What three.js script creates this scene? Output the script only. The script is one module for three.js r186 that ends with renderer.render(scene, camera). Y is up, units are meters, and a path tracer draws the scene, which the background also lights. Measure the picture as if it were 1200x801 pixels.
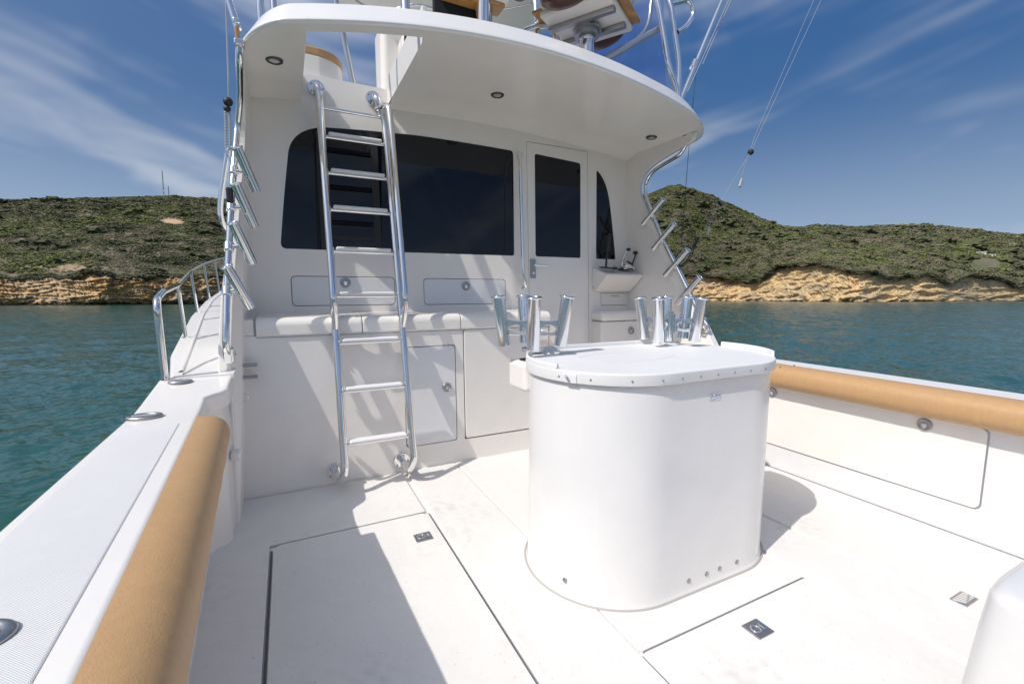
import * as THREE from 'three';
import { RoundedBoxGeometry } from 'three/addons/geometries/RoundedBoxGeometry.js';
import { mergeGeometries } from 'three/addons/utils/BufferGeometryUtils.js';
import { createNoise2D, createNoise3D } from 'simplex-noise';

// ------------------------------------------------------------------ camera, sky, sun, exposure
const scene = new THREE.Scene();
// the boat rides a little bow-up: boat frame (x starboard, y up from the cockpit sole, z aft) -> world (sea at y = 0)
const BOAT = new THREE.Matrix4().makeRotationFromEuler(new THREE.Euler(0.0196, 0, 0.006));
BOAT.setPosition(0, 0.62, 0);
const camera = new THREE.PerspectiveCamera(74.46, 1024 / 683, 0.05, 6000);
{
  const right = new THREE.Vector3(0.89467, 0.00183, 0.44671).normalize();
  const back = new THREE.Vector3(-0.44392, 0.11539, 0.88861).normalize();
  const up = new THREE.Vector3().crossVectors(back, right).normalize();
  right.crossVectors(up, back);
  const m = new THREE.Matrix4().makeBasis(right, up, back).setPosition(0, 1.25, 0).premultiply(BOAT);
  m.decompose(camera.position, camera.quaternion, camera.scale);
  camera.scale.set(1, 1, 1);
}
const SUN_BOAT = new THREE.Vector3(-0.84, 1, 0.21).normalize();
const SUN = SUN_BOAT.clone().transformDirection(BOAT);

function rng(seed) { let s = seed >>> 0; return () => { s = (s + 0x6D2B79F5) >>> 0; let t = s; t = Math.imul(t ^ (t >>> 15), t | 1); t ^= t + Math.imul(t ^ (t >>> 7), t | 61); return ((t ^ (t >>> 14)) >>> 0) / 4294967296; }; }
const n2 = createNoise2D(rng(11)), n3 = createNoise3D(rng(23)), n2b = createNoise2D(rng(37));
function fbm2(x, y, o = 4) { let a = 0, f = 1, w = 0.5; for (let i = 0; i < o; i++) { a += w * n2(x * f + i * 17.1, y * f - i * 9.7); f *= 2.03; w *= 0.5; } return a; }
const clamp = (v, a, b) => Math.min(b, Math.max(a, v));
const sstep = (a, b, v) => { const t = clamp((v - a) / (b - a), 0, 1); return t * t * (3 - 2 * t); };
const lerp = (a, b, t) => a + (b - a) * t;
function table(t, x) { if (x <= t[0][0]) return t[0][1]; for (let i = 1; i < t.length; i++) if (x <= t[i][0]) { const k = (x - t[i - 1][0]) / (t[i][0] - t[i - 1][0]); return lerp(t[i - 1][1], t[i][1], k); } return t[t.length - 1][1]; }

// clear blue sky with thin cirrus, computed as an equirectangular float texture
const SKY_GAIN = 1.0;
{
  const W = 1536, H = 768, d = new Float32Array(W * H * 4);
  const ca = Math.cos(0.5), sa = Math.sin(0.5);
  for (let j = 0; j < H; j++) {
    const el = ((j + 0.5) / H - 0.5) * Math.PI, y = Math.sin(el), c = Math.cos(el);
    for (let i = 0; i < W; i++) {
      const ph = ((i + 0.5) / W - 0.5) * 2 * Math.PI, x = Math.cos(ph) * c, z = Math.sin(ph) * c;
      const h = Math.max(y, 0);
      const t = Math.pow(1 - h, 5.5);
      let r = lerp(0.029, 0.30, t), g = lerp(0.112, 0.49, t), b = lerp(0.305, 0.70, t);
      const t2 = Math.pow(1 - h, 9); r = lerp(r, 0.38, t2 * 0.4); g = lerp(g, 0.48, t2 * 0.4); b = lerp(b, 0.62, t2 * 0.4);
      const cs = x * SUN.x + y * SUN.y + z * SUN.z;              // forward scattering round the sun, raised to fill the shade
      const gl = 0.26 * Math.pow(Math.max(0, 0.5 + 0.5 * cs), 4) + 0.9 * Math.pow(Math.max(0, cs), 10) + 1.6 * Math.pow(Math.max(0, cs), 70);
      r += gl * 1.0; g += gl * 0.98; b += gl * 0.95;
      if (y > 0) {                                               // cirrus sheet seen in perspective
        const k = 1 / (y + 0.10), px = x * k, pz = z * k;
        const azd = Math.atan2(x, -z) * 180 / Math.PI, eld = el * 180 / Math.PI, w0 = azd - 22;
        const e2 = eld - 0.22 * Math.sqrt(w0 * w0 + 60) * sstep(75, 35, eld) * sstep(150, 90, Math.abs(w0)), wob = fbm2(px * 0.5, pz * 0.5, 3);
        const X = x * 4, Z = z * 4, fade = sstep(80, 50, eld);
        const band = n3(X * 0.30, e2 * 0.075 + wob * 0.5, Z * 0.30) * 0.55 + n3(X * 0.5 + 4, e2 * 0.21 + wob * 0.8, Z * 0.5) * 0.33 + n3(X * 1.1, e2 * 0.62 + wob * 1.2, Z * 1.1 + 8) * 0.2;
        const wisp = fbm2(px * 1.3 + wob, pz * 1.3, 4);
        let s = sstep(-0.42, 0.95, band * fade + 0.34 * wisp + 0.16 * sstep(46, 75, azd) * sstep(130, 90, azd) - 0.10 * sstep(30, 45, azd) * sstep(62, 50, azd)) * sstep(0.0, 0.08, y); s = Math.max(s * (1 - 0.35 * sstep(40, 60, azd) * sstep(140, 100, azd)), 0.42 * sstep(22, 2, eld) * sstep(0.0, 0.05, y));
        const br = 0.66 + gl * 0.8;  // cirrus brightened as well, most near the sun, for shade fill
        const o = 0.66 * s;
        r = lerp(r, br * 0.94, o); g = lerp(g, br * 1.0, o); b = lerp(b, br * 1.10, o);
      } else { const f = sstep(0, -0.2, y); r = lerp(r, 0.05, f); g = lerp(g, 0.09, f); b = lerp(b, 0.12, f); }
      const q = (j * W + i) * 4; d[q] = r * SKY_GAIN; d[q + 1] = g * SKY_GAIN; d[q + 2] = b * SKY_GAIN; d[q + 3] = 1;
    }
  }
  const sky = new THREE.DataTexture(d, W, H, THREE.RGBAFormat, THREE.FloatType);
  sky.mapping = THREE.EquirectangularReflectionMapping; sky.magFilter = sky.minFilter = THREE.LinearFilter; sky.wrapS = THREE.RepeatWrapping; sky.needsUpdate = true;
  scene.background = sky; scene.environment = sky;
}
const sun = new THREE.DirectionalLight(new THREE.Color(1.0, 0.955, 0.885), 3.5);
sun.position.copy(SUN).multiplyScalar(60); sun.castShadow = true;
sun.shadow.mapSize.set(4096, 4096); Object.assign(sun.shadow.camera, { left: -9, right: 9, top: 9, bottom: -9, near: 1, far: 140 });
sun.shadow.normalBias = 0.02;
scene.add(sun, sun.target);

const renderer = new THREE.WebGLRenderer({ antialias: true });
renderer.setSize(1024, 683);
renderer.toneMapping = THREE.LinearToneMapping;
renderer.toneMappingExposure = 1.0;
renderer.shadowMap.enabled = true;

// ------------------------------------------------------------------ helpers
const V3 = (x, y, z) => new THREE.Vector3(x, y, z);
const taken = {};
function numbered(name) { const k = taken[name] = (taken[name] ?? -1) + 1; return k ? `${name}_${String(k).padStart(3, '0')}` : name; }
const onBoat = [];
function thing(name, label, category, pos = [0, 0, 0], opt = {}) {
  const o = new THREE.Group(); o.name = numbered(name); o.position.set(...pos); scene.add(o);
  o.userData = { label, category }; if (opt.group) o.userData.group = opt.group;
  if (opt.boat !== false) onBoat.push(o);
  return o;
}
function uvm(g) {                                                  // uv in metres from the dominant normal
  if (g.index) g = g.toNonIndexed();
  const p = g.attributes.position, n = g.attributes.normal, u = new Float32Array(p.count * 2);
  for (let i = 0; i < p.count; i += 3) {
    let ax = 0, ay = 0, az = 0; for (let k = 0; k < 3; k++) { ax += Math.abs(n.getX(i + k)); ay += Math.abs(n.getY(i + k)); az += Math.abs(n.getZ(i + k)); }
    for (let k = 0; k < 3; k++) { const j = i + k; const x = p.getX(j), y = p.getY(j), z = p.getZ(j);
      if (ay >= ax && ay >= az) { u[2 * j] = x; u[2 * j + 1] = z; } else if (ax >= az) { u[2 * j] = z; u[2 * j + 1] = y; } else { u[2 * j] = x; u[2 * j + 1] = y; } }
  }
  g.setAttribute('uv', new THREE.BufferAttribute(u, 2));
  for (const k of Object.keys(g.attributes)) if (!['position', 'normal', 'uv'].includes(k)) g.deleteAttribute(k);
  return g;
}
function part(name, geos, mat, parent, label) {
  geos = (Array.isArray(geos) ? geos : [geos]).map(uvm);
  const m = new THREE.Mesh(geos.length > 1 ? mergeGeometries(geos) : geos[0], mat);
  m.name = name; m.castShadow = m.receiveShadow = true; if (label) m.userData.label = label;
  parent.add(m); return m;
}
const M4 = (p = [0, 0, 0], r = [0, 0, 0], s = [1, 1, 1]) => new THREE.Matrix4().compose(V3(...p), new THREE.Quaternion().setFromEuler(new THREE.Euler(...r)), V3(...s));
const at = (g, p, r, s) => g.applyMatrix4(M4(p, r, s));
const rbox = (w, h, d, r = 0.006, seg = 2) => new RoundedBoxGeometry(w, h, d, seg, Math.min(r, w / 2.01, h / 2.01, d / 2.01));
function boxAt(x0, x1, y0, y1, z0, z1, r = 0.006, seg = 2) { return rbox(x1 - x0, y1 - y0, z1 - z0, r, seg).translate((x0 + x1) / 2, (y0 + y1) / 2, (z0 + z1) / 2); }
const cyl = (r, h, seg = 24, r2 = r) => new THREE.CylinderGeometry(r2, r, h, seg);
function between(a, b, r, seg = 14, r2 = r) {                        // straight rod
  const A = V3(...a), B = V3(...b), L = A.distanceTo(B), g = new THREE.CylinderGeometry(r2, r, L, seg);
  g.applyMatrix4(new THREE.Matrix4().compose(A.clone().add(B).multiplyScalar(0.5), new THREE.Quaternion().setFromUnitVectors(V3(0, 1, 0), B.clone().sub(A).normalize()), V3(1, 1, 1)));
  return g;
}
class Poly extends THREE.Curve {                                    // polyline with rounded bends
  constructor(pts, fil) {
    super(); const P = pts.map(p => V3(...p)); const out = [P[0]];
    for (let i = 1; i < P.length - 1; i++) {
      const a = P[i - 1].clone().sub(P[i]), b = P[i + 1].clone().sub(P[i]); const f = Math.min(fil, a.length() * 0.49, b.length() * 0.49);
      const s = P[i].clone().addScaledVector(a.normalize(), f), e = P[i].clone().addScaledVector(b.normalize(), f);
      for (let k = 0; k <= 8; k++) { const t = k / 8; out.push(s.clone().multiplyScalar((1 - t) * (1 - t)).addScaledVector(P[i], 2 * t * (1 - t)).addScaledVector(e, t * t)); }
    }
    out.push(P[P.length - 1]); this.P = out; this.L = [0];
    for (let i = 1; i < out.length; i++) this.L.push(this.L[i - 1] + out[i].distanceTo(out[i - 1]));
  }
  getPoint(t, target = V3(0, 0, 0)) { const d = t * this.L[this.L.length - 1]; let i = 1; while (i < this.L.length - 1 && this.L[i] < d) i++; const k = clamp((d - this.L[i - 1]) / Math.max(1e-9, this.L[i] - this.L[i - 1]), 0, 1); return target.copy(this.P[i - 1]).lerp(this.P[i], k); }
  getPointAt(t, target) { return this.getPoint(t, target); }
}
function pipe(pts, r, fil = 0.06, seg = 0, rad = 14) { const c = new Poly(pts, fil); return new THREE.TubeGeometry(c, seg || Math.max(8, pts.length * 14), r, rad); }
function rr(x0, y0, x1, y1, r, cls = THREE.Shape) { const s = new cls(); s.moveTo(x0 + r, y0); s.lineTo(x1 - r, y0); s.absarc(x1 - r, y0 + r, r, -Math.PI / 2, 0); s.lineTo(x1, y1 - r); s.absarc(x1 - r, y1 - r, r, 0, Math.PI / 2); s.lineTo(x0 + r, y1); s.absarc(x0 + r, y1 - r, r, Math.PI / 2, Math.PI); s.lineTo(x0, y0 + r); s.absarc(x0 + r, y0 + r, r, Math.PI, 1.5 * Math.PI); return s; }
const hole = (...a) => rr(...a, THREE.Path);
function ext(shape, depth, bev = 0.003, mat4, seg = 10) {            // front face at z = 0, body behind it
  const g = new THREE.ExtrudeGeometry(shape, { depth: depth - 2 * bev, bevelEnabled: bev > 0, bevelThickness: bev, bevelSize: bev, bevelOffset: -bev, bevelSegments: 2, curveSegments: seg });
  g.translate(0, 0, -depth + bev); if (mat4) g.applyMatrix4(mat4); return g;
}
function dtex(w, h, fn, srgb) { const d = new Uint8Array(w * h * 4); for (let y = 0; y < h; y++) for (let x = 0; x < w; x++) { const c = fn(x, y), q = (y * w + x) * 4; d[q] = c[0]; d[q + 1] = c[1] ?? c[0]; d[q + 2] = c[2] ?? c[0]; d[q + 3] = 255; } const t = new THREE.DataTexture(d, w, h); t.wrapS = t.wrapT = THREE.RepeatWrapping; t.magFilter = THREE.LinearFilter; t.minFilter = THREE.LinearMipmapLinearFilter; t.generateMipmaps = true; if (srgb) t.colorSpace = THREE.SRGBColorSpace; t.needsUpdate = true; return t; }
// tileable noise on a torus
function tn(x, y, w, h, f, seed = 0) { const a = x / w * 2 * Math.PI, b = y / h * 2 * Math.PI, R = f / (2 * Math.PI); return 0.5 * (n3(Math.cos(a) * R + seed, Math.sin(a) * R, Math.cos(b) * R + 9 + seed) + n3(Math.sin(b) * R + 5, Math.cos(a) * R - seed, Math.sin(a) * R + Math.cos(b) * R)); }

// ------------------------------------------------------------------ materials
const lin = (r, g, b) => new THREE.Color().setRGB(r, g, b);
const smudge = dtex(512, 512, (x, y) => { const v = 0.5 * tn(x, y, 512, 512, 5) + 0.3 * tn(x, y, 512, 512, 14, 3) + 0.2 * tn(x, y, 512, 512, 45, 6); const k = 251 + 4 * clamp(v * 1.2, -1, 1); return [k, k - 1, k - 1]; }, true);
smudge.repeat.set(0.7, 0.7);
const roughVar = dtex(256, 256, (x, y) => { const v = tn(x, y, 256, 256, 6) * 0.6 + tn(x, y, 256, 256, 24, 4) * 0.4; return [200 + 50 * clamp(v, -1, 1)]; });
roughVar.repeat.set(1.3, 1.3);
const deckTex = dtex(1024, 1024, (x, y) => { let v = 0.45 * tn(x, y, 1024, 1024, 6, 2) + 0.35 * tn(x, y, 1024, 1024, 18, 5) + 0.3 * tn(x, y, 1024, 1024, 60, 8); let k = 248 + 6 * v; const s = tn(x, y, 1024, 1024, 140, 12); if (s > 0.62) k -= (s - 0.62) * 110; const dirt = Math.max(0, tn(x, y, 1024, 1024, 4, 31) - 0.15) * Math.max(0, tn(x, y, 1024, 1024, 33, 33)); k -= dirt * 34; return [k, k - 1.5, k - 3.5]; }, true);
deckTex.repeat.set(0.45, 0.45);
const grip = dtex(256, 256, (x, y) => { const u = (x / 256) * 16, v = (y / 256) * 16; const a = Math.abs(Math.sin((u + v) * Math.PI)), b = Math.abs(Math.sin((u - v) * Math.PI)); return [255 * Math.pow(Math.min(a, b), 0.6)]; });
grip.repeat.set(19, 19);
const pebble = dtex(512, 512, (x, y) => [128 + 60 * tn(x, y, 512, 512, 130) + 50 * tn(x, y, 512, 512, 230, 4)]);
pebble.repeat.set(2.2, 2.2);
const hide = dtex(512, 512, (x, y) => { const v = 0.2 * tn(x, y, 512, 512, 5) + 0.3 * tn(x, y, 512, 512, 20, 2) + 0.35 * tn(x, y, 512, 512, 110, 7); const k = 1 + 0.07 * v; return [189 * k, 151 * k, 107 * k]; }, true);
const hideBump = dtex(512, 512, (x, y) => [128 + 70 * tn(x, y, 512, 512, 150) + 30 * tn(x, y, 512, 512, 40, 3)]);
hide.repeat.set(2, 2); hideBump.repeat.set(3, 3);
const woodTex = dtex(256, 256, (x, y) => { const v = Math.sin((y / 256) * 40 + 5 * tn(x, y, 256, 256, 4)) * 0.5 + 0.5 * tn(x, y, 256, 256, 30, 2); const k = 1 + 0.16 * v; return [186 * k, 136 * k, 80 * k]; }, true);

const M = {
  gel: new THREE.MeshPhysicalMaterial({ side: THREE.DoubleSide, color: lin(0.885, 0.85, 0.80), map: smudge, roughness: 0.42, clearcoat: 0.5, clearcoatRoughness: 0.14 }),
  gloss: new THREE.MeshPhysicalMaterial({ side: THREE.DoubleSide, color: lin(0.84, 0.83, 0.82), map: smudge, roughness: 0.42, clearcoat: 0.6, clearcoatRoughness: 0.10 }),
  poly: new THREE.MeshPhysicalMaterial({ side: THREE.DoubleSide, color: lin(0.80, 0.80, 0.80), map: smudge, roughness: 0.55, bumpMap: pebble, bumpScale: 0.0002 }),
  deck: new THREE.MeshStandardMaterial({ color: lin(0.83, 0.815, 0.795), map: deckTex, roughness: 0.78, bumpMap: pebble, bumpScale: 0.0012 }),
  grip: new THREE.MeshStandardMaterial({ side: THREE.DoubleSide, color: lin(0.79, 0.785, 0.78), map: smudge, roughness: 0.62, bumpMap: grip, bumpScale: 0.0006 }),
  locker: new THREE.MeshPhysicalMaterial({ color: lin(0.80, 0.80, 0.81), map: smudge, roughness: 0.32, clearcoat: 0.6, clearcoatRoughness: 0.1 }),
  steel: new THREE.MeshStandardMaterial({ color: lin(0.80, 0.80, 0.80), metalness: 1, roughness: 0.09, roughnessMap: roughVar }),
  alu: new THREE.MeshStandardMaterial({ color: lin(0.84, 0.85, 0.87), metalness: 1, roughness: 0.16, roughnessMap: roughVar }),
  anod: new THREE.MeshStandardMaterial({ color: lin(0.62, 0.62, 0.63), metalness: 1, roughness: 0.3 }),
  dullsteel: new THREE.MeshStandardMaterial({ color: lin(0.42, 0.42, 0.43), metalness: 1, roughness: 0.42 }),
  darksteel: new THREE.MeshStandardMaterial({ color: lin(0.10, 0.10, 0.105), metalness: 1, roughness: 0.35, side: THREE.DoubleSide }),
  sealant: new THREE.MeshStandardMaterial({ color: lin(0.42, 0.40, 0.38), roughness: 0.8, side: THREE.DoubleSide }),
  gasket: new THREE.MeshStandardMaterial({ color: lin(0.09, 0.09, 0.09), roughness: 0.7 }),
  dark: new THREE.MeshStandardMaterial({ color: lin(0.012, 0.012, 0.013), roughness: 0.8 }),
  rubber: new THREE.MeshStandardMaterial({ color: lin(0.02, 0.02, 0.021), roughness: 0.55 }),
  glass: new THREE.MeshPhysicalMaterial({ color: lin(0.0035, 0.005, 0.010), roughness: 0.03, ior: 1.45 }),
  tan: new THREE.MeshStandardMaterial({ side: THREE.DoubleSide, color: 0xffffff, map: hide, roughness: 0.5, bumpMap: hideBump, bumpScale: 0.0009 }),
  brown: new THREE.MeshPhysicalMaterial({ color: lin(0.075, 0.022, 0.009), roughness: 0.35, clearcoat: 0.8, clearcoatRoughness: 0.1 }),
  wood: new THREE.MeshPhysicalMaterial({ color: 0xffffff, map: woodTex, roughness: 0.45, clearcoat: 0.5, clearcoatRoughness: 0.2 }),
  navy: new THREE.MeshStandardMaterial({ color: lin(0.010, 0.012, 0.020), roughness: 0.85 }),
  vinyl: new THREE.MeshPhysicalMaterial({ side: THREE.DoubleSide, color: lin(0.74, 0.76, 0.95), transmission: 1, thickness: 0, roughness: 0.16, ior: 1.45 }),  // blue tint stands in for the reflection on clear vinyl
  lamp: new THREE.MeshPhysicalMaterial({ color: lin(0.55, 0.55, 0.52), roughness: 0.2, clearcoat: 1 }),
  rope: new THREE.MeshStandardMaterial({ color: lin(0.45, 0.45, 0.42), roughness: 0.8 }),
  line: new THREE.MeshStandardMaterial({ color: lin(0.34, 0.35, 0.38), roughness: 0.5 }),
  ochre: new THREE.MeshStandardMaterial({ color: lin(0.36, 0.20, 0.09), roughness: 0.6 }),
};

// ------------------------------------------------------------------ the boat
const boat = thing('fishing_boat', 'white sport fishing boat with cockpit, cabin bulkhead and flybridge overhang', 'boat');
const CX = 1.36;
const camber = x => 2.60 - 0.043 * (x - CX) * (x - CX);
// raked cabin wall plane
const WALLZ = -3.42, RAKE = 0.05;
const WALL = new THREE.Matrix4().makeTranslation(0, 1.25, WALLZ).multiply(new THREE.Matrix4().makeRotationX(-RAKE)).multiply(new THREE.Matrix4().makeTranslation(0, -1.25, 0));
const onWall = (x, y, w = 0) => V3(x, y, w).applyMatrix4(WALL);
const wallAt = (g, x, y, w = 0) => g.translate(x, y, w).applyMatrix4(WALL);
const off = (dx, dy, dz) => new THREE.Matrix4().makeTranslation(dx, dy, dz);
const wallOff = w => WALL.clone().multiply(off(0, 0, w));

function latch(r = 0.026) {                                           // round flush latch facing +z
  return { rim: [at(new THREE.TorusGeometry(r, r * 0.2, 10, 28), [0, 0, 0.003]), at(cyl(r * 0.86, 0.004, 24), [0, 0, 0.001], [Math.PI / 2, 0, 0])],
    tab: [at(rbox(r * 0.8, r * 0.42, 0.006, 0.002), [0, r * 0.05, 0.005]), at(cyl(r * 0.3, 0.008, 16), [0, -r * 0.35, 0.004], [Math.PI / 2, 0, 0])] };
}
function addLatch(parent, mat4, r) { const l = latch(r); const b = part('latch', l.rim.map(g => g.applyMatrix4(mat4)), M.dullsteel, parent); part('latch_tab', l.tab.map(g => g.applyMatrix4(mat4)), M.steel, parent); return b; }

// --- cockpit sole: gelcoat base sheet with non-skid panels laid on it
{
  const sole = part('cockpit_sole', [boxAt(-0.62, 3.10, -0.10, -0.009, -3.55, 1.3, 0.002)], M.gel, boat);
  const D = (x0, z0, x1, z1, r = 0.03) => ext(rr(x0, -z1, x1, -z0, r), 0.014, 0.003, M4([0, 0.004, 0], [-Math.PI / 2, 0, 0]));
  for (const [x0, z0, x1, z1] of [ [0.68, -3.4, 1.030, 1.2], [1.036, -3.4, 1.975, -1.076], [2.01, -3.2, 2.305, 1.2], [2.335, -3.2, 3.015, 1.2]])
    part('nonskid_panel', D(x0, z0, x1, z1, 0.02), M.deck, boat);
  part('nonskid_panel', ext(new THREE.Shape([[-0.42, 2.99], [0.645, 2.99], [0.645, 2.383], [-0.134, 2.383], [-0.134, -1.2], [-0.42, -1.2]].reverse().map(p => new THREE.Vector2(...p))), 0.010, 0.003, M4([0, 0.004, 0], [-Math.PI / 2, 0, 0])), M.deck, boat);
  const h1 = part('deck_hatch', D(-0.118, -2.37, 0.652, 1.2, 0.045), M.deck, boat, 'left deck hatch with dark gasket along its edge');
  part('gasket', [boxAt(-0.129, -0.1215, -0.004, 0.0022, -2.33, 1.2, 0.001)], M.gasket, h1);
  part('gasket', [boxAt(-0.10, 0.64, -0.006, 0.0008, -2.378, -2.369, 0.0005)], M.dullsteel, h1);
  part('gasket', [boxAt(0.6545, 0.659, -0.006, 0.0012, -2.36, 1.2, 0.0005)], M.dullsteel, h1);
  const h2 = part('deck_hatch', D(1.036, -1.068, 1.972, 1.2, 0.02), M.deck, boat, 'right deck hatch in front of the bait tank');
  part('gasket', [boxAt(1.0306, 1.0354, -0.006, 0.0012, -1.06, 1.2, 0.0005)], M.dullsteel, h2);
  part('gasket', [boxAt(1.05, 1.97, -0.006, 0.000, -1.0745, -1.0695, 0.0005)], M.dullsteel, h2);
  for (const [h, x, z] of [[h1, 0.56, -2.123], [h2, 1.50, -0.962]]) {
    part('hatch_latch', [at(rbox(0.085, 0.008, 0.075, 0.003), [x, 0.005, z])], M.dullsteel, h);
    part('latch_ring', [at(new THREE.TorusGeometry(0.017, 0.003, 8, 22), [x - 0.012, 0.0105, z], [Math.PI / 2, 0, 0]), at(rbox(0.014, 0.004, 0.03, 0.002), [x + 0.024, 0.0105, z])], M.steel, h);
  }
  const dr = part('deck_drain', [at(rbox(0.105, 0.006, 0.055, 0.002), [2.405, 0.004, -0.695])], M.dullsteel, boat);
  const bars = []; for (let k = 0; k < 6; k++) bars.push(at(rbox(0.012, 0.003, 0.042, 0.001), [2.365 + k * 0.016, 0.0085, -0.695], [0, 0.5, 0]));
  part('drain_grate', bars, M.steel, dr);
}
// --- lower bulkhead with storage doors and padded shelf
{
  const LB = new THREE.Matrix4().makeTranslation(0, 0, -3.0).multiply(new THREE.Matrix4().makeRotationX(-0.03));
  const s = new THREE.Shape([[-0.285, -0.02], [1.85, -0.02], [1.85, 0.975], [-0.285, 0.975]].map(p => new THREE.Vector2(...p)));
  s.holes.push(hole(0.689, 0.166, 1.060, 0.862, 0.02), hole(1.118, 0.163, 1.842, 0.972, 0.008));
  const low = part('bulkhead', [ext(s, 0.05, 0, LB), boxAt(-0.285, 1.85, 0, 0.96, -3.47, -3.07, 0.003)], M.gel, boat, 'lower bulkhead under the shelf');
  part('bulkhead_gap_sheet', [boxAt(0.68, 1.845, 0.15, 0.97, -3.068, -3.055, 0.001)], M.dark, low);  // black sheet added so the gaps round the doors read as shaded
  const a = part('locker_door', ext(rr(0.694, 0.171, 1.055, 0.857, 0.022), 0.03, 0.003, LB.clone().multiply(off(0, 0, 0.002))), M.locker, boat, 'small upright locker door right of the ladder foot');
  addLatch(a, LB.clone().multiply(off(0.989, 0.561, 0.004)), 0.028);
  const f = part('freezer_front', ext(rr(1.126, 0.171, 1.834, 0.964, 0.012), 0.03, 0.004, LB.clone().multiply(off(0, 0, 0.003))), M.gel, boat, 'wide storage front left of the cabin door');
  part('maker_plate', [at(rbox(0.085, 0.075, 0.004, 0.001), [1.775, 0.82, -3.018])], M.anod, f);
  // shelf pads with rolled front edge
  const prof = (() => { const q = new THREE.Shape(); q.moveTo(0.47, 0); q.lineTo(0.008, 0); q.lineTo(0.0, 0.012); q.lineTo(0.002, 0.06); q.absarc(0.055, 0.06, 0.053, Math.PI, Math.PI / 2, true); q.lineTo(0.30, 0.118); q.lineTo(0.47, 0.118); q.lineTo(0.47, 0); return q; })();
  for (const [x0, x1] of [[-0.17, 0.427], [0.432, 1.100], [1.106, 1.848]]) {
    const g = new THREE.ExtrudeGeometry(prof, { depth: x1 - x0 - 0.008, bevelEnabled: true, bevelThickness: 0.004, bevelSize: 0.004, bevelOffset: -0.004, bevelSegments: 2, curveSegments: 14 });
    g.applyMatrix4(new THREE.Matrix4().makeTranslation(x0 + 0.004, 0.968, -3.018).multiply(new THREE.Matrix4().makeRotationY(Math.PI / 2)));
    part('shelf_pad', g, M.gel, boat);
  }
  part('shelf_trim', [boxAt(-0.178, -0.171, 0.968, 1.075, -3.2, -3.035, 0.001), boxAt(-0.17, 1.85, 0.963, 0.969, -3.06, -3.024, 0.001)], M.dullsteel, boat);
  part('shelf_end', [boxAt(-0.285, -0.178, 0.97, 1.075, -3.47, -3.035, 0.012)], M.gel, boat);
  // step below the door
  part('door_step', [boxAt(1.85, 2.6, 0, 0.30, -3.5, -3.16, 0.02)], M.gel, boat);
}
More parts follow.
